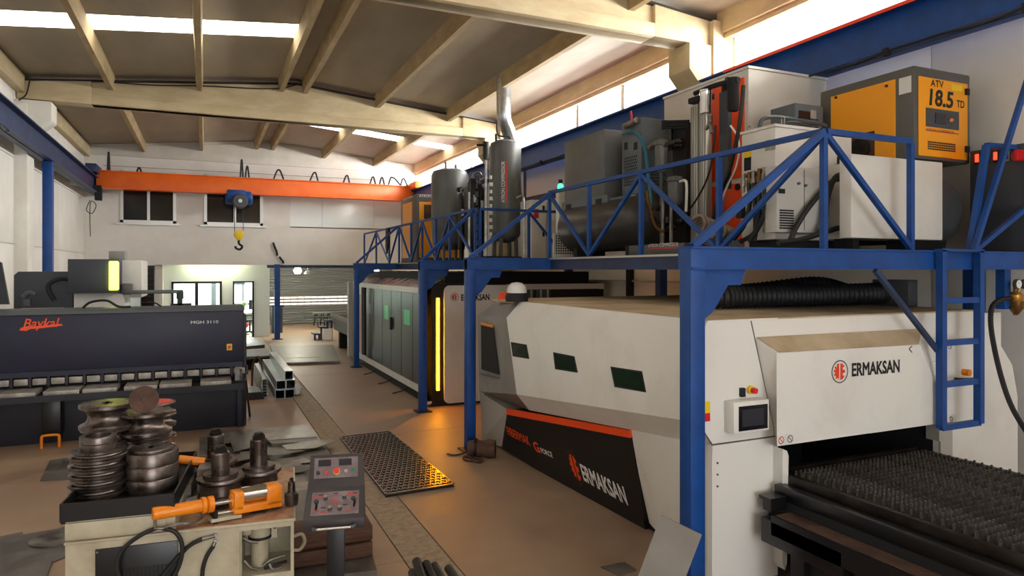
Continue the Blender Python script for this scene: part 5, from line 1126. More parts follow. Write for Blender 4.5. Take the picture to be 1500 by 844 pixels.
# ------------------------------------------------------------------ office and passage furniture
t = thing('office_desk', 'white desk seen through the office door', 'desk', (1.35, 28.3, 0)); B().box(.4, 1.9, 28, 28.7, .72, .76).build('desk_top', M['whit'], t); B().box(.45, .5, 28, 28.7, 0, .72).build('side_panel', M['whit'], t); B().box(1.8, 1.85, 28, 28.7, 0, .72).build('side_panel', M['whit'], t); B().box(.5, 1.8, 28.6, 28.64, .2, .72).build('back_panel', M['label_g'], t)
p = at(357, 447, Y=28.3); t = thing('potted_plant', 'small green plant in a white pot on the office desk', 'plant', (p.x, 28.3, .76)); B().lathe([(0, 0), (.08, 0), (.11, .16), (0, .16)], (p.x, 28.3, .76), n=14).build('pot', M['soil'], t)
b = B()
for k in range(26):
    a = random.uniform(0, 6.3); l = random.uniform(.15, .32); u = V((math.cos(a), math.sin(a), 0)); w_ = V((-u.y, u.x, 0))*.03; o = V((p.x, 28.3, .9))
    b.add([o, o+u*l*.5+w_+V((0, 0, l*.8)), o+u*l+V((0, 0, l*.9)), o+u*l*.5-w_+V((0, 0, l*.8))], [(0, 1, 2, 3)])
b.build('foliage', M['plant'], t, flat=True, kind='stuff')
p = at(371, 446, Y=28.25); t = thing('monitor', 'black monitor at the right of the office desk', 'monitor', (p.x, 28.25, .76)); B().box(p.x-.16, p.x+.3, 28.25, 28.29, .86, 1.22).build('screen', M['blackm'], t); B().box(p.x, p.x+.15, 28.2, 28.35, .76, .78).box(p.x+.05, p.x+.1, 28.27, 28.3, .76, .9).build('stand', M['blackm'], t)
p = at(366, 487, Y=27.3); t = thing('office_chair', 'black swivel chair in front of the office desk', 'chair', (p.x, 27.3, 0))
b = B()
for k in range(5): a = k*1.257; b.bar((p.x, 27.3, .09), (p.x+.28*math.cos(a), 27.3+.28*math.sin(a), .05), .05)
b.build('star_base', M['blackm'], t); B().cyl((p.x, 27.3, .08), (p.x, 27.3, .45), .03).build('gas_column', M['blackm'], t)
B().box(p.x-.24, p.x+.24, 27.06, 27.54, .45, .53).build('seat', M['blackm'], t, bevel=.03); B().box(p.x+.16, p.x+.24, 27.06, 27.54, .55, 1.05).build('backrest', M['blackm'], t, bevel=.03); B().tube([(p.x-.15, 27.04, .5), (p.x-.15, 27.02, .68), (p.x+.15, 27.02, .7)], .02, 6).build('armrest', M['blackm'], t)
p = at(358, 476, Y=26.9); t = thing('red_bin', 'small red tub on a stand inside the office door', 'tub', (p.x, 26.9, 0)); B().lathe([(0, .28), (.12, .28), (.17, .42), (.16, .43), (0, .42)], (p.x, 26.9, 0), n=16).build('tub', M['red'], t); B().cyl((p.x, 26.9, 0), (p.x, 26.9, .28), .04).lathe([(0, 0), (.16, 0), (.16, .03), (0, .03)], (p.x, 26.9, 0), n=14).build('stand', M['blackm'], t)
p = at(348, 416, Y=27.5); t = thing('ceiling_lamp', 'dark dome lamp hanging inside the office door', 'lamp', (p.x, 27.5, ZB-.3)); B().lathe([(.3, 0), (.24, .1), (.1, .18), (.02, .2), (.015, ZC-p.z+.02), (0, ZC-p.z+.02)], (p.x, 27.5, p.z-.02), n=20).build('lamp_shade', M['slated'], t); 
point('office_lamp_light', (-.6, 28.4, 2.3), 260, (.95, 1, .985), .15); point('office_lamp_light', (1.3, 29.6, 2.3), 130, (.95, 1, .985), .15)
t = thing('filing_cabinet', 'low grey cabinet behind the office window', 'cabinet', (-.3, 28, 0)); B().box(-1.0, .05, 28.2, 28.7, .02, 1.02).build('body', M['label_g'], t); 
for k in range(3): B().box(-1.0+.35*k+.01, -1.0+.35*k+.34, 28.18, 28.2, .06, .98).build('drawer_front', M['cabgrey'], t)
tag(B().box(.25, .42, YS-.7, YS-.35, 0, 2.0).build('office_locker', M['slated']), 'narrow grey locker by the bright office window', 'locker')
# picnic table before the shutter
p = at(468, 470, Y=29.6); Y0 = 29.6; zt = at(468, 457.5, Y=Y0).z
t = thing('picnic_table', 'dark metal picnic table with attached bench before the roller shutter', 'table', (p.x, Y0, 0))
xa, xb = at(457.5, 460, Y=Y0).x, at(487, 460, Y=Y0).x
B().box(xa, xb, Y0-.35, Y0+.35, zt-.04, zt).build('table_top', M['mgrey'], t)
for x in (xa+.15, (xa+xb)/2, xb-.15):
    B().bar((x, Y0-.6, 0), (x, Y0-.2, zt-.04), .045).bar((x, Y0+.6, 0), (x, Y0+.2, zt-.04), .045).bar((x, Y0-.95, .42), (x, Y0+.3, .42), .045).build('leg', M['slated'], t)
for s in (-1,): B().box(xa-.45, xb, Y0+s*.85-.14, Y0+s*.85+.14, .44, .48).build('bench_seat', M['slated'], t)
# blue steps
p = at(463, 498, Z=0)
t = thing('blue_steps', 'small blue steel steps beside the dark shuttle table', 'steps', (p.x, p.y, 0))
for k in range(3):
    x = p.x+.02+.21*k; z = .22+.22*k
    B().box(x-.11, x+.11, p.y-.1, p.y+.55, z-.05, z).build('tread', M['navy'], t)
    B().box(x-.1, x-.04, p.y-.1, p.y-.04, 0, z-.05).box(x+.04, x+.1, p.y-.1, p.y-.04, 0, z-.05).build('leg', M['navy'], t)
a = at(474, 495, Y=p.y-.15); tag(B().box(a.x, a.x+.28, p.y-.16, p.y-.13, .0, .38).build('white_board', M['whit']), 'small white board leaning on the blue steps', 'board')
# pendant lamps of the passage
p = at(436, 396.5, Y=27.5); t = thing('flood_lamp', 'bright glowing lamp under the passage ceiling', 'lamp', (p.x, 27.5, p.z)); B().lathe([(0, -.13), (.1, -.11), (.15, 0), (.1, .1), (0, .14)], p, n=16).build('bulb', M['lampw'], t); B().cyl(p, (p.x, 27.5, ZC), .02).build('cord', M['blackm'], t)
point('flood_lamp_light', (p.x, 27.4, p.z-.25), 80, (1, .96, .82), .08)
p = at(451, 399, Y=27.5); t = thing('pendant_lamp', 'unlit dark dome lamp beside the glowing lamp', 'lamp', (p.x, 27.5, p.z)); B().lathe([(.15, -.06), (.13, 0), (.07, .06), (.02, .09), (.015, ZC-p.z), (0, ZC-p.z)], p, n=18).build('lamp_shade', M['slated'], t)
p = at(548, 397, Y=20.3); p.x = max(p.x, 4.5); t = thing('tube_lamp', 'glowing lamp under the deck above the steel doors', 'lamp', (p.x, 20.3, p.z)); B().box(p.x-.1, p.x+.1, 20.1, 20.5, p.z-.04, p.z+.03).build('bulb', M['lampw'], t); B().cyl((p.x, 20.3, p.z), (p.x, 20.3, ZD-.01), .02).build('cord', M['blackm'], t)
t = thing('assumed_batten_lamp', 'assumed unseen tube lamp fixed under the passage ceiling before the office window', 'lamp', (.3, 25.6, ZC-.06))  # lamp out of view, assumed and added to light the office wall
B().box(-.5, 1.1, 25.55, 25.65, ZC-.05, ZC).build('lamp_body', M['whit'], t); B().cyl((-.48, 25.6, ZC-.075), (1.08, 25.6, ZC-.075), .02, n=10).build('tube', M['lampw'], t)
l_ = area('assumed_batten_light', (.3, 25.6, ZC-.11), (.3, 25.85, 0), 1.5, .06, 4, (.93, 1, .97))  # light of the assumed unseen tube lamp
# cupboard and bits by the office corner
p = at(397, 492, Z=0); t = thing('grey_cupboard', 'narrow grey cupboard behind the passage column', 'cupboard', (p.x+.15, p.y+1.2, 0)); B().box(p.x+.12, p.x+.5, p.y+1, p.y+1.5, 0, 1.0).build('body', M['slate'], t); B().box(p.x+.14, p.x+.48, p.y+.98, p.y+1, .04, .96).build('door', M['slated'], t); B().box(p.x+.1, p.x+.55, p.y+.95, p.y+1.5, 1.0, 1.04).build('top', M['blackm'], t)
for px, py, h_, lab in ((403, 365, .45, 'dark bent strip hung on the white back wall, upper'), (412, 381, .22, 'small dark hook at the foot of the white back wall')):
    p = at(px, py, Y=24.95); tag(B().tube([(p.x-.06, 24.95, p.z+h_/2), (p.x-.02, 24.93, p.z+h_*.2), (p.x+.05, 24.93, p.z-h_*.2), (p.x+.07, 24.95, p.z-h_/2)], .035, 7).build('bent_strip', M['blackm']), lab, 'strip')
# ------------------------------------------------------------------ section bender in the foreground
O = V((.508, 4.45, 0)); RZ = math.radians(-6.3)
t = thing('section_bender', 'cream hydraulic section bending machine with orange cylinder, foreground left', 'bender', O, RZ)
ex = V((math.cos(RZ), math.sin(RZ), 0)); ey = V((-math.sin(RZ), math.cos(RZ), 0))
def lw(x, y, z): return O+ex*x+ey*y+V((0, 0, z))
def onf(px, py, y=0.0):
    """local (x,z) of the front plane seen at the pixel"""
    d = at(px, py, D=1)-V((0, 0, EYE)); o = O+ey*y-V((0, 0, EYE)); k = o.dot(ey)/d.dot(ey); w = V((0, 0, EYE))+d*k; return ((w-O).dot(ex), w.z)
def onz(px, py, z): w = at(px, py, Z=z)-O; return (w.dot(ex), w.dot(ey))
WB, DB, HB = 1.24, 1.15, .85; tx_ = onf(257, 740)[0]
nx = -.315
B().box(-WB, nx, 0, .02, .0, HB-.02).box(-WB, -WB+.02, .02, DB, 0, HB-.02).box(-WB, 0, DB-.02, DB, 0, HB-.02).box(-.02, 0, 0, DB, 0, HB-.02).box(nx, -.02, 0, .02, 0, .52).box(nx, -.02, 0, .02, HB-.05, HB-.02).box(nx-.01, nx+.01, .02, .34, .3, HB-.02).box(nx, -.02, .33, .35, .3, HB-.02).box(nx, -.02, .02, .34, .5, .52).build('body', M['cream'], t, local=True)
B().box(-WB-.005, .01, -.01, DB+.01, HB-.02, HB-.004).build('top_plate', M['cream'], t, local=True, bevel=.003); B().box(tx_, .0, .0, DB, HB-.004, HB).build('worn_top', M['creamd'], t, local=True)
tx1 = onf(257, 740)[0]
B().box(-WB+.0, tx1, .0, .9, HB, .97).box(-WB, tx1-.05, -.012, .0, HB+.01, .955).build('tray_support', M['cream'], t, local=True, bevel=.004)
b = B(); b.box(-WB-.02, tx1, -.03, .98, .97, 1.0).box(-WB-.02, tx1, -.03, -.02, 1.0, 1.075).box(-WB-.02, tx1, .97, .98, 1.0, 1.075).box(-WB-.02, -WB-.01, -.03, .98, 1.0, 1.075).box(tx1-.01, tx1, -.03, .98, 1.0, 1.075)
b.build('roll_tray', M['black'], t, local=True)
a, c = onf(140, 806), onf(261, 790)
vp = B().box(a[0], c[0], -.012, 0, .42, c[1]-.005).build('vent_panel', M['black'], t, local=True, bevel=.003)
b = B()
for k in range(14): b.box(a[0]+.1+k*.022, a[0]+.112+k*.022, -.016, -.012, .60, .66)
b.build('louvre', M['blackm'], vp, local=True)
for x, z in ((a[0]+.012, c[1]-.02), (c[0]-.012, c[1]-.02)): B().cyl((x, -.012, z), (x, -.018, z), .006, n=8).build('screw', M['steel'], vp, local=True)
# niche contents
B().cyl((nx+.11, .17, .5), (nx+.11, .17, .78), .055, n=18).cyl((nx+.11, .17, .7), (nx+.11, .17, HB-.03), .07, n=18).build('drive_motor', M['cream'], t, local=True)
B().lathe([(.05, 0), (.072, 0), (.072, .018), (.05, .018)], (nx+.11, .17, .69), n=18).build('rubber_ring', M['rubber'], t, local=True)
B().cyl((nx+.035, .12, .74), (nx+.035, .12, HB-.03), .035, n=14).build('small_motor', M['cream'], t, local=True)
B().box(nx+.18, nx+.215, .1, .33, .7, .84).build('bracket', M['cream'], t, local=True); B().cyl((nx+.2, .095, .77), (nx+.2, .1, .77), .012, n=10).build('bracket_hole', M['blackm'], t, local=True)
for i, pts in enumerate((((.01, .05, .74), (.05, .06, .71), (.1, .08, .69)), ((.02, .05, .6), (.06, .05, .55), (.1, .06, .53)), ((.13, .08, .54), (.18, .08, .57), (.26, .1, .58)), ((.14, .06, .53), (.2, .05, .55), (.27, .08, .55)), ((.17, .05, .56), (.19, .04, .53), (.24, .05, .53)))):
    B().tube([(nx+x, y, z) for x, y, z in pts], .009, 7).build('hydraulic_pipe', M['steel'] if i != 3 else M['rubber'], t, local=True)
# cylinder across the top
A, C = at(223, 753, D=3.98), at(409, 722, D=4.45); ax = (C-A).normalized(); Lc = (C-A).length
P = lambda s: A+ax*(Lc*s)
up = V((0, 0, 1)); sd = ax.cross(up).normalized()
B().lathe([(0, 0), (.034, 0), (.038, .006), (.038, Lc*.36), (.05, Lc*.36), (.05, Lc*.39), (.036, Lc*.4), (.05, Lc*.41), (.05, Lc*.45), (0, Lc*.45)], A, ax, 22).build('hydraulic_cylinder', M['borange'], t)
B().cyl(P(.45), P(.62), .013, n=14).build('piston_rod', M['chrome'], t)
B().cyl(P(.47)+V((0, 0, -.065))-sd*0, P(.66)+V((0, 0, -.065)), .014, n=12).build('guide_rod', M['chrome'], t)
B().box(0, .001, 0, .001, HB, HB+.001)
lo = -.075
B().bar(P(.60)+up*-.05, P(1.0)+up*-.05, .11, .05).bar(P(.60)+up*.0, P(.68)+up*.0, .11, .11).bar(P(.87)+up*.005, P(1.0)+up*.005, .11, .12).build('clevis_block', M['borange'], t, bevel=.006)
B().cyl(P(.675)+up*.025, P(.88)+up*.025, .05, n=24).build('pressure_roll', M['chrome'], t); B().cyl(P(.59), P(.605), .04, n=16).build('flange', M['borange'], t)
B().bar(P(.42)+up*-.09, P(.66)+up*-.09, .1, .02).build('slide_rail', M['cream'], t)
b = B(); b.bar(P(.44)+up*-.1, P(.47)+up*-.1, .09, .13); b.build('rear_bracket', M['darksteel'], t)
q = lw(-.23, .1, HB); B().lathe([(0, 0), (.055, 0), (.055, .008), (.035, .012), (0, .012)], P(.82)+up*(HB-P(.82).z), n=20).build('pivot_cap', M['steel'], t)
q = at(427, 703, D=4.5); q.z = HB
B().lathe([(0, 0), (.04, 0), (.045, .03), (.045, .075), (.025, .085), (.022, .15), (.012, .16), (.014, .175), (0, .18)], q, n=18).build('corner_stud', M['steeld'], t)
# letters scrawled on the top plate
w = at(398, 748, Z=HB); text('SP', w, ex, ey, .05, M['rust'], t, thick=.002)
# three working rolls on their shafts
for px, w_, z0, zf, zt in ((323, 4.47, .87, 1.06, 1.2), (379, 4.7, .87, 1.045, 1.23), (316, 4.9, .87, 1.05, 1.21)):
    p = at(px, 700, D=w_); r = .148
    f = B().lathe([(0, z0), (.09, z0), (.09, z0+.04), (r*.8, z0+.045), (r*.94, z0+.06), (r*.94, z0+.068), (r*.86, z0+.078), (r*.83, z0+.1), (r*.84, zf-.05), (r*.97, zf-.036), (r, zf-.032), (r, zf-.016), (r*.985, zf-.012), (r*.73, zf-.01), (r*.73, zf+.012), (0, zf+.012)], (p.x, p.y, 0), n=40).build('working_roll', M['steeld'], t)
    B().lathe([(0, zf), (.057, zf), (.057, zt), (.05, zt+.006), (.045, zt+.008), (0, zt+.008)], (p.x, p.y, 0), n=24).build('shaft', M['steeld'], f)
    B().lathe([(0, zt), (.046, zt), (.046, zt+.03), (.036, zt+.032), (.036, zt+.042), (.026, zt+.05), (0, zt+.05)], (p.x, p.y, 0), n=6).build('shaft_nut', M['darksteel'], f)
B().cyl(at(262, 673, D=4.75), at(300, 677, D=4.8), .03, n=16).build('return_cylinder', M['borange'], t)
B().box(-.62, -.5, .55, .85, HB, HB+.2).box(-.75, -.65, .5, .9, HB, HB+.12).build('guide_block', M['steel'], t, local=True)
b = B()
for k in range(3): b.cyl(lw(-.74+.05*k, .42, HB+.03), lw(-.5+.03*k, .5, HB+.05+.02*k), .014, n=8)
b.build('adjusting_rod', M['steel'], t)
# hydraulic hoses on the front
D0 = 3.86
def fpt(px, py, off): x, z = onf(px, py, -off); return lw(x, -off, z)
B().tube([P(.02)+V((0, 0, -.036)), P(.02)+V((.0, -.01, -.09)), fpt(228, 774, .06), fpt(240, 774, .06)], .009, 8).tube([P(.36)+up*-.04, P(.37)+up*-.07, fpt(280, 766, .04), fpt(262, 768, .05), fpt(240, 773, .06)], .008, 7).build('cylinder_pipe', M['steel'], t)
for i, pts in enumerate((((226, 775), (205, 785), (180, 805), (172, 830), (180, 860)), ((238, 774), (257, 780), (267, 800), (262, 830), (245, 860)), ((296, 790), (280, 798), (265, 812), (250, 830), (225, 860)), ((313, 800), (303, 815), (297, 835), (295, 865)))):
    B().tube([fpt(x, y, .045 if i < 2 else .03) for x, y in pts], .0125, 9).build('hydraulic_hose', M['rubber'], t)
for a_, c_ in (((296, 790), (315, 785)), ((311, 803), (315, 794))):
    B().cyl(fpt(*a_, .03), fpt(*c_, .02), .011, n=10).cyl(fpt(*c_, .02), fpt(c_[0]+.5, c_[1]-1, -.005), .014, n=6).build('hose_fitting', M['steel'], t)
B().tube([lw(.0, .3, .62), lw(.05, .3, .63), lw(.07, .3, .58), lw(.04, .3, .53), lw(.0, .3, .53)], .012, 8).build('lifting_ring', M['cream'], t)
p = onf(97, 768); B().cyl(lw(-WB-.03, .05, .96), lw(-WB, .05, .96), .025).build('tray_knob', M['blackm'], t)

# stacks of rolls on the tray: each roll lifts off
G = 'bending rolls stacked on the black tray'
def roll(c, z, h, r, kind, lab, hub=True, m='steeld'):
    if kind == 'spool': pr = [(0, 0), (r*.985, 0), (r, .003), (r, h*.14), (r*.985, h*.155), (r*.84, h*.22), (r*.72, h*.34), (r*.68, h*.5), (r*.72, h*.66), (r*.84, h*.78), (r*.985, h*.85), (r, h*.865), (r, h-.003), (r*.985, h), (0, h)]
    elif kind == 'groove': pr = [(0, 0), (r*.93, 0), (r*.93, h*.12), (r*.985, h*.16), (r, h*.22), (r, h*.42), (r*.985, h*.47), (r*.84, h*.55), (r*.82, h*.68), (r*.84, h*.8), (r*.93, h*.9), (r*.93, h), (0, h)]
    elif kind == 'dish': pr = [(0, 0), (r*.82, 0), (r*.84, h*.3), (r*.97, h*.6), (r, h*.64), (r, h-.004), (r*.985, h), (0, h)]
    elif kind == 'drum': pr = [(0, 0), (r*.96, 0), (r*.96, .005), (r, .008), (r, h-.004), (r*.985, h), (0, h)]
    elif kind == 'collar': pr = [(0, 0), (r*.98, 0), (r, .005), (r, h*.45), (r*.95, h*.5), (r, h*.55), (r, h-.005), (r*.98, h), (r*.7, h), (r*.68, h-.03), (0, h-.03)]
    t = thing('bending_roll', lab, 'roll', (c.x, c.y, z), group=G)
    B().lathe(pr, (c.x, c.y, z), n=44).build('rim', M[m], t)
    if hub and kind != 'collar': B().lathe([(0, h), (r*.2, h), (r*.2, h+.002), (0, h+.002)], (c.x, c.y, z), n=20).box(c.x-.012, c.x+.012, c.y-r*.3, c.y+r*.3, z+h, z+h+.002).build('bore', M['blackm'], t)
    return t
c = at(144, 700, D=4.27); z = 1.0; names = ('lowest', 'second from the bottom', 'middle', 'second from the top', 'top')
for k in range(5): roll(c, z, .056, .162+.002*(k % 2), 'groove', '%s grooved roll of the front left stack on the tray' % names[k], hub=k == 4); z += .056
roll(c, z, .085, .102, 'collar', 'hollow steel collar on top of the front left stack of rolls')
c = at(222, 700, D=4.4); z = 1.0
for k, (h, lab) in enumerate(((.075, 'lowest smooth roll of the front right stack'), (.08, 'middle smooth roll of the front right stack'), (.085, 'top smooth drum roll of the front right stack, rusty brown'))): roll(c, z, h, .158, 'drum', lab, hub=False); z += h
roll(c, z, .016, .125, 'drum', 'thin flat disc with keyed bore on the front right stack')
c = at(157, 600, D=4.64); z = 1.0
for k, (h, r, lab) in enumerate(((.13, .14, 'lowest spool of the rear left stack'), (.1, .15, 'second spool of the rear left stack'), (.1, .157, 'third spool of the rear left stack'), (.165, .167, 'big top spool of the rear left stack with a pale flat rim'))): roll(c, z, h, r, 'spool', lab, hub=k == 3); z += h
c = at(214, 600, D=4.74); z = 1.0
for k, (h, r, kd, lab) in enumerate(((.12, .13, 'spool', 'lowest spool of the rear right stack'), (.1, .157, 'dish', 'dished roll below the top spool of the rear right stack'), (.045, .16, 'groove', 'thin grooved roll under the top spool of the rear right stack'), (.155, .164, 'spool', 'top spool of the rear right stack, carrying the upright disc'))): roll(c, z, h, r, kd, lab, hub=False); z += h
zs = z
c2 = at(229, 600, D=5.06); z = 1.0
for k, lab in enumerate(('lowest', 'second', 'third', 'fourth', 'top, red-marked,')): roll(c2, z, .084, .13+.004*(k % 2), 'spool', '%s spool of the hindmost stack on the tray' % lab, hub=False, m='steeld'); z += .084
B().lathe([(.04, 0), (.11, 0), (.11, .002), (.04, .002)], (c2.x, c2.y, z), n=24).build('red_mark', M['signred'], [o for o in bpy.data.objects if o.get('label', '').startswith('top, red-marked')][0])
cc = at(211, 582, D=4.66); cc.z = zs+.093; n_ = (V((0, 0, EYE))-cc).normalized(); n_.z = .12; n_.normalize()
td = thing('steel_disc', 'flat brown steel disc standing upright on the rear right stack of rolls', 'disc', cc)
B().lathe([(0, -.008), (.09, -.008), (.092, 0), (.09, .008), (0, .008)], cc, n_, 36).build('disc', M['rust'], td); B().lathe([(0, .008), (.016, .008), (.014, .012), (0, .012)], cc, n_, 12).build('centre_boss', M['rust'], td)

# ------------------------------------------------------------------ control console
pc = at(492, 800, D=4.36); RC = math.radians(-13)
t = thing('control_console', 'dark control console with red and green buttons on a blue-black post', 'console', (pc.x, pc.y, 0), RC)
B().box(-.055, .055, -.03, .05, .02, .86).build('post', M['black'], t, local=True, bevel=.004); B().box(-.15, .15, -.15, .15, 0, .02).build('base_plate', M['blackm'], t, local=True)
pf = [(-.18, .805), (-.18, .868), (.03, .985), (.045, 1.005), (.115, 1.19), (.19, 1.17), (.19, .84), (.0, .80)]; hw = [.186, .186, .18, .178, .165, .165, .178, .186]
B().loft([[(-h, y, z) for (y, z), h in zip(pf, hw)], [(h, y, z) for (y, z), h in zip(pf, hw)]]).build('housing', M['console'], t, local=True, bevel=.006)
def face(o, u_):
    o = V(o); u_ = V(u_).normalized(); r_ = V((1, 0, 0)); n_ = r_.cross(u_)
    return lambda x, y, q=0: o+r_*x+u_*y+n_*q
LF = face((0, -.18, .868), (0, .21, .117)); UF = face((0, .045, 1.005), (0, .07, .185))
def quad(F, x0, x1, y0, y1, q0, q1): return B().loft([[F(x0, y0, q0), F(x1, y0, q0), F(x1, y1, q0), F(x0, y1, q0)], [F(x0, y0, q1), F(x1, y0, q1), F(x1, y1, q1), F(x0, y1, q1)]])
quad(UF, -.14, .135, .05, .178, -.002, .003).build('upper_plate', M['panel_face'], t, local=True); quad(LF, -.145, .145, .035, .222, -.002, .003).build('lower_plate', M['panel_face'], t, local=True)
for x in (-.075, .055): quad(UF, x-.04, x+.04, .125, .165, .003, .008).build('display', M['screen'], t, local=True)
def knob(F, x, y, r, h, m, nm): return B().cyl(F(x, y, .002), F(x, y, h), r, r*.9, n=14).build(nm, M[m], t, local=True)
knob(UF, -.115, .085, .013, .02, 'black', 'selector_switch'); knob(UF, -.065, .085, .013, .012, 'btn_red', 'push_button'); k_ = knob(UF, .0, .09, .024, .012, 'btn_yel', 'button_collar'); knob(UF, 0, .093, .019, .035, 'btn_red', 'emergency_button'); knob(UF, .06, .09, .012, .008, 'label_g', 'pilot_lamp'); knob(UF, .105, .092, .013, .014, 'btn_green', 'push_button')
quad(LF, -.14, .14, .185, .188, .003, .005).build('dividing_line', M['signred'], t, local=True)
for x, y in ((-.06, .165), (.055, .165), (-.03, .075), (.03, .075)): knob(LF, x, y, .014, .03, 'steel', 'joystick_boot'); 
for x, y in ((-.115, .145), (.11, .155)): knob(LF, x, y, .016, .01, 'black', 'rotary_dial')
for x, y in ((-.115, .085), (.115, .095)):
    B().cyl(LF(x, y, 0), LF(x+.006, y+.004, .04), .006, .009, n=8).build('toggle_lever', M['black'], t, local=True)
for x, y, w_, h_ in ((.0, .14, .028, .02), (-.07, .06, .026, .012), (.08, .065, .022, .012), (.085, .2, .03, .01), (-.115, .07, .03, .012)): quad(LF, x-w_/2, x+w_/2, y-h_/2, y+h_/2, .003, .004).build('red_mark', M['signred'], t, local=True)
for x, y in ((-.09, .2), (-.0, .205), (.12, .2), (-.07, .095), (.06, .11)): quad(LF, x-.014, x+.014, y-.003, y+.003, .003, .004).build('printed_line', M['blackm'], t, local=True)
B().tube([(-.125, -.185, .825), (-.12, -.225, .83), (-.1, -.23, .83)], .011, 8, 4).tube([(.125, -.185, .835), (.12, -.225, .835), (.1, -.23, .833)], .011, 8, 4).build('handle_bracket', M['slated'], t, local=True); B().cyl((-.1, -.23, .83), (.1, -.23, .833), .008, n=10).build('handle', M['chrome'], t, local=True)
# ------------------------------------------------------------------ floor: sheets, tubes, grating, plates
def sheet(pts, z, th, lab, m='sheet', name='steel_sheet', cat='sheet', group=None):
    P = [at(x, y, Z=z) for x, y in pts]
    o = B().loft([[p-V((0, 0, th)) for p in P], P]).build(name, M[m]); tag(o, lab, cat, group); return o
# expanded grating plate
G4 = [at(499, 640, Z=.03), at(569, 632, Z=.03), at(664, 709, Z=.03), at(566, 724, Z=.03)]
t = thing('grating_plate', 'dark patterned metal grating plate lying on the floor in the orange glow', 'grating', G4[3])
def gp(u, v, z=.03): a = G4[0].lerp(G4[1], u); b_ = G4[3].lerp(G4[2], u); p = a.lerp(b_, v); return V((p.x, p.y, z))
b = B()
for a, c in (((0, 0), (1, 0)), ((1, 0), (1, 1)), ((1, 1), (0, 1)), ((0, 1), (0, 0))): b.bar(gp(*a), gp(*c), .03, .012)
b.build('edge_frame', M['grate'], t)
nu, nv = 12, 30
for j in range(1, nv):
    v = j/nv; b = B(); pts = []
    for i in range(2*nu+1): pts.append(gp(i/(2*nu), v+(.012 if (i+j) % 2 else -.012)))
    for p, q in zip(pts[:-1], pts[1:]): b.bar(p, q, .02, .012)
    for i in range(nu): u = (i+.5*(j % 2))/nu; b.bar(gp(u, v), gp(min(u+.5/nu, 1), v+.5/nv), .022, .012)
    b.build('grating_strip', M['grate'], t, flat=True)
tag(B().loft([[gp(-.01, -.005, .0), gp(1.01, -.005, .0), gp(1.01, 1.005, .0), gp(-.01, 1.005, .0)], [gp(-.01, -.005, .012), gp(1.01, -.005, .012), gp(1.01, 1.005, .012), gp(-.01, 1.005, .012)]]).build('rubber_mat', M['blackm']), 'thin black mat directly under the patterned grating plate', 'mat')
# sheets near the passage
sheet(((396, 507), (488, 505), (498, 529), (404, 532)), .06, .05, 'large steel floor plate with a bright reflection near the passage', 'sheet')
sheet(((415, 510), (462, 508), (470, 523), (420, 525)), .066, .006, 'smaller thin sheet on the large floor plate near the passage', 'sheet')
sheet(((357, 512), (390, 510), (396, 521), (358, 523)), .3, .035, 'top sheet of the low pile right of the shear', 'sheet')
sheet(((357, 516), (392, 513), (399, 523), (358, 527)), .262, .255, 'lower pile of sheets right of the shear', 'darksteel')
sheet(((357, 500), (380, 498), (388, 505), (358, 508)), .2, .195, 'far stack of sheets by the office door', 'sheet'); 
sheet(((357, 494), (372, 494), (376, 499), (357, 501)), .12, .115, 'farthest small sheet pile by the office door', 'darksteel')
# rectangular tubes
Yt = at(405, 585, Z=0).y
t0 = None
def hollow(b, x0, x1, z0, z1, y0, y1, w): b.box(x0, x1, y0, y1, z0, z0+w).box(x0, x1, y0, y1, z1-w, z1).box(x0, x0+w, y0, y1, z0+w, z1-w).box(x1-w, x1, y0, y1, z0+w, z1-w); return b
tb = [(403, 417, 571, 585, 'bottom left square tube of the galvanised tube stack'), (417.5, 431, 571, 585, 'bottom right square tube of the galvanised tube stack'), (405, 419, 558, 571, 'middle left square tube of the galvanised tube stack'), (419.5, 433, 558, 571, 'middle right square tube of the galvanised tube stack'), (418, 430, 546, 558, 'single top tube of the galvanised tube stack')]
for k, (a, c, z1, z0, lab) in enumerate(tb):
    x0, x1 = at(a, 575, Y=Yt).x, at(c, 575, Y=Yt).x; row = (0, 0, 1, 1, 2)[k]; h = .165
    tag(hollow(B(), x0, x1, row*h+.005, row*h+h, Yt+.05*row, Yt+3.4, .006).build('square_tube', M['galv']), lab, 'tube', 'galvanised tubes stacked beside the shear')
x0 = at(384, 575, Y=Yt+.25).x; x1 = at(391.5, 575, Y=Yt+.25).x
for k in range(7):
    z = .01+.055*k; b = B(); y0 = Yt+.25
    b.box(x0, x1, y0, y0+2.4, z, z+.006).box(x0, x0+.006, y0, y0+2.4, z, z+.045).box(x1-.006, x1, y0, y0+2.4, z, z+.045)
    tag(b.build('steel_channel', M['galv']), 'galvanised channel in the narrow stack left of the tubes, number %s from the floor' % ('one', 'two', 'three', 'four', 'five', 'six', 'seven')[k], 'channel', 'narrow stack of galvanised channels')
tag(B().tube([(x0-.1, Yt+1.6, .02), (x0-.08, Yt+1.6, .45), (x0+.02, Yt+1.5, .62), (x0+.1, Yt+1.3, .3), (x0+.1, Yt+1.2, .02)], .02, 8).build('bent_rod', M['rust']), 'rusty bent rod standing between the shear and the channels', 'rod')
tag(B().box(.66, 1.0, Yt+.1, Yt+.9, 0, .1).box(.7, .95, Yt+.15, Yt+.8, .1, .13).build('scrap_bundle', M['darksteel']), 'dark low scrap bundle on the floor between shear and channels', 'scrap')
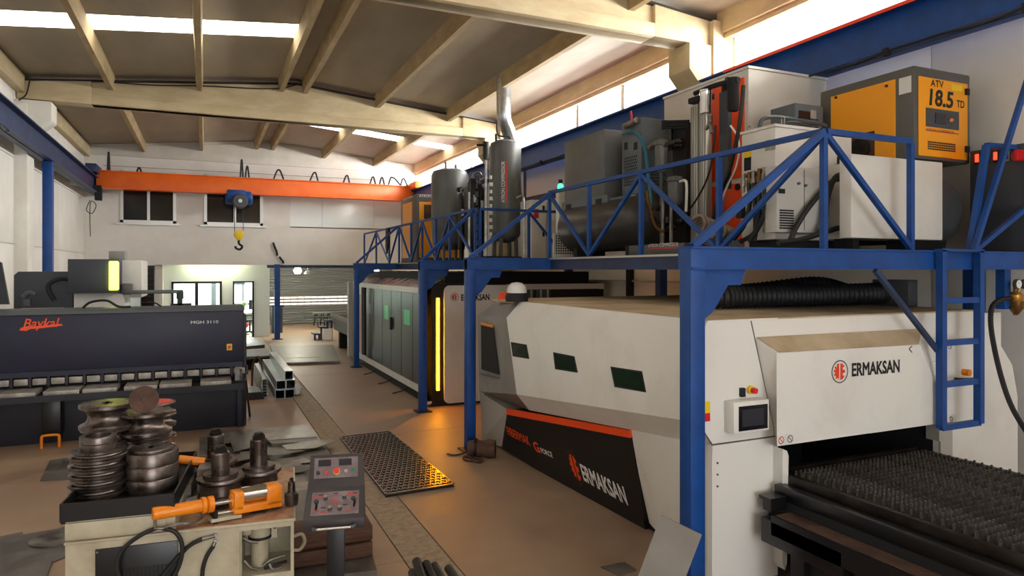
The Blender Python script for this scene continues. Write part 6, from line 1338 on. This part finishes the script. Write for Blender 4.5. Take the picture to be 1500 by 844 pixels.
p = at(436, 563, Z=.3); tag(B().lathe([(0, 0), (.06, .02), (.08, .1), (.05, .2), (0, .24)], (at(436, 580, Z=0).x, Yt+.3, 0), n=9).build('crumpled_foil', M['whit']), 'crumpled white wrapping at the near right end of the galvanised tubes', 'wrapping'); tag(B().lathe([(0, 0), (.05, .02), (.07, .08), (0, .16)], (at(436, 575, Z=0).x+.02, Yt+.7, 0), n=8).build('crumpled_foil', M['whit']), 'smaller crumpled white wrapping behind, beside the galvanised tubes', 'wrapping')
tag(B().bar(at(366, 610, Z=0), at(360, 556, Z=.9), .03).build('leaning_rod', M['rust']), 'thin rusty rod leaning on the right end of the shear', 'rod')
# scrap pile before the shear
sheet(((312, 632), (452, 622), (464, 640), (392, 645), (388, 651), (343, 662), (338, 648), (316, 652)), .11, .005, 'long bright sheet with a notched edge on top of the scrap pile', 'steel')
sheet(((392, 645), (463, 640), (466, 647), (398, 650)), .104, .05, 'narrow sheet strip under the bright notched sheet', 'sheet')
sheet(((292, 640), (455, 630), (484, 664), (462, 746), (426, 752), (330, 720), (292, 690)), .05, .045, 'broad flat base sheet of the scrap pile', 'sheet')
cl = [(((372, 655), (420, 650), (445, 668), (400, 676)), 'pale sheet offcut behind the right working roll'), (((400, 650), (462, 648), (470, 656), (420, 662)), 'thin offcut at the far right of the scrap pile'), (((430, 662), (468, 658), (480, 672), (445, 676)), 'offcut just left of the console top'), (((405, 680), (440, 676), (447, 690), (412, 696)), 'small offcut with torn edge in mid pile'), (((412, 700), (446, 694), (450, 712), (420, 722)), 'offcut beside the corner stud of the bender'), (((300, 655), (330, 652), (340, 668), (306, 672)), 'dark offcut behind the rear working roll'), (((420, 722), (452, 716), (458, 740), (428, 748)), 'offcut under the left edge of the console'), (((350, 662), (392, 658), (398, 668), (360, 674)), 'narrow dark offcut in the middle of the pile')]
for k, (q, lab) in enumerate(cl): sheet(q, .058+.005*k, .004, lab, ('steel', 'sheet', 'sheet', 'sheet')[k % 4], name='sheet_offcut', cat='offcut', group='offcuts on the scrap pile')
sheet(((430, 745), (470, 738), (470, 790), (436, 800)), .1, .05, 'low sheet stack under the console post', 'sheet')
# more torn offcuts, each lying a little crooked
spots = [(404, 662, 'torn offcut right of the tallest shaft nut'), (455, 652, 'torn offcut at the pile edge behind the console'), (436, 688, 'torn offcut just left of the console screens'), (345, 672, 'torn offcut between the rear and right working rolls'), (418, 672, 'torn curled offcut in mid pile'), (300, 690, 'torn offcut by the return cylinder'), (436, 730, 'torn offcut below the corner stud'), (446, 712, 'torn offcut touching the console housing')]
for k, (px, py, lab) in enumerate(spots):
    c = at(px, py, Z=.1); a0 = random.uniform(0, 6.3); n = 5; P = []
    for i in range(n):
        a = a0+2*PI*i/n+random.uniform(-.3, .3); r = random.uniform(.12, .3); P.append(V((c.x+r*math.cos(a)*1.3, c.y+r*math.sin(a), (.098+.004*k if k < 4 else .056+.003*k)+.012*random.random())))
    tag(B().loft([[p-V((0, 0, .004)) for p in P], P]).build('sheet_offcut', M[('sheet', 'steel', 'darksteel')[k % 3]]), lab, 'offcut', 'offcuts on the scrap pile')
# timber blocks
for k, (z0, z1, lab) in enumerate(((.05, .165, 'lower brown timber beam behind the console post'), (.185, .3, 'upper brown timber beam behind the console post'))):
    a, c = at(546, 780, D=5.6), at(425, 780, D=5.35); n_ = (c-a); n_.z = 0; n_.normalize(); m = V((-n_.y, n_.x, 0)); m = m if m.y > 0 else -m
    b = B(); P = [a, c, c+m*.35, a+m*.35]; b.loft([[V((p.x, p.y, z0)) for p in P], [V((p.x, p.y, z1)) for p in P]]); tag(b.build('timber_beam', M['wood'], bevel=.006), lab, 'timber', 'timber beams by the console')
sheet(((430, 812), (545, 808), (552, 835), (432, 850)), .045, .045, 'grey sheet pack on the floor below the timber beams', 'sheet')
# left floor plates
sheet(((0, 786), (33, 779), (34, 783), (86, 774), (97, 770), (97, 815), (80, 822), (0, 835)), .012, .01, 'wide grey floor sheet at the lower left edge', 'sheet')
sheet(((0, 831), (78, 819), (66, 850), (0, 870)), .02, .008, 'lowest floor sheet in the lower left corner', 'sheet')
c = at(78, 789, Z=.02); r = (at(110, 789, Z=.02)-at(43, 789, Z=.02)).length/2
tag(B().lathe([(0, 0), (r, 0), (r, .012), (0, .012)], (c.x+.02, c.y, .013), n=48).build('round_plate', M['steel']), 'round grey steel plate on the floor left of the cream bender', 'plate')
sheet(((73, 674), (118, 668), (118, 701), (59, 704)), .012, .01, 'dark floor sheet left of the roll stacks', 'sheet')
# nearer floor: leaning plate, small sheet, bars, bundle
TL, TR, BL = at(968, 755, D=4.45), at(1028, 784, D=4.36), at(905, 924, Z=.006)
n_ = (TR-TL).cross(BL-TL).normalized(); n_ = n_ if n_.dot(TL-V((0, 0, EYE))) > 0 else -n_
BR = TR+(BL-TL); k_ = (BR.z-.006)/(TR.z-BR.z) if abs(TR.z-BR.z) > 1e-6 else 0; BR = BR+(BR-TR)*k_
P = [TL, TR, BR, BL]; t = tag(B().loft([P, [p+n_*.012 for p in P]]).build('leaning_plate', mat('grey_plate', '#918c86', .5, .2, col2='#87817a', scale=3)), 'grey steel plate leaning against the nearest blue post', 'plate')
sheet(((880, 830), (915, 823), (932, 834), (906, 842)), .012, .01, 'small thin sheet on the floor before the black machine panel', 'sheet')
t = thing('assumed_bar_rack', 'assumed unseen low trestle under the round bars at the bottom edge', 'trestle', (at(640, 844, D=2.15).x, at(640, 844, D=2.15).y, 0))  # support below the frame, assumed and added to carry the bars
o = at(640, 880, D=2.2); z = o.z-.05
B().box(o.x-.2, o.x+.2, o.y-.04, o.y+.04, z-.05, z).build('top_bar', M['darksteel'], t)
for s in (-.17, .17): B().box(o.x+s-.02, o.x+s+.02, o.y-.03, o.y+.03, 0, z-.05).build('leg', M['darksteel'], t)
for k, (a, c, lab) in enumerate((((610, 822), (626, 868), 'leftmost tall round bar at the bottom edge'), ((624, 826), (644, 868), 'second round bar from the left at the bottom edge'), ((657, 833), (680, 868), 'rightmost round bar, standing a little apart'), ((604, 839), (618, 872), 'lowest left round bar at the bottom edge'), ((636, 829), (658, 870), 'middle round bar at the bottom edge'))):
    A_ = at(*a, D=2.35); C_ = at(*c, D=2.2); d = (C_-A_); tag(B().cyl(A_, A_+d*2.2, .0155, n=16).build('round_bar', M['darksteel']), lab, 'bar', 'round steel bars at the bottom edge')
# worn work gloves bundle and wire by the second post
p = at(703, 672, Z=0)
t = thing('leather_bundle', 'bundle of worn brown leather with two loops beside the second portal post', 'leather bundle', (p.x, p.y, 0))
B().lathe([(0, -.2), (.09, -.19), (.115, -.1), (.1, 0), (.12, .08), (.11, .16), (0, .17)], (p.x+.06, p.y+.05, .11), (.8, -.45, 0), 16).build('leather_roll', M['wood'], t)
B().lathe([(.105, -.02), (.13, -.015), (.13, .015), (.105, .02)], (p.x-.02, p.y+.09, .11), (.8, -.45, 0), 18).build('strap', M['darksteel'], t)
for dx, dy in ((-.16, .0), (-.08, -.1)): B().tube([(p.x+dx+.05*math.cos(a), p.y+dy+.09*math.sin(a), .02) for a in [k*PI/6 for k in range(13)]], .018, 7, 2).build('loop', M['wood'], t)
q = at(656, 664, Z=.012); tag(B().tube([at(655, 665, Z=.012), at(667, 667, Z=.012), at(684, 662, Z=.012)], .01, 6).build('bent_wire', M['rust']), 'thin bent rusty wire on the floor left of the second portal post', 'wire')
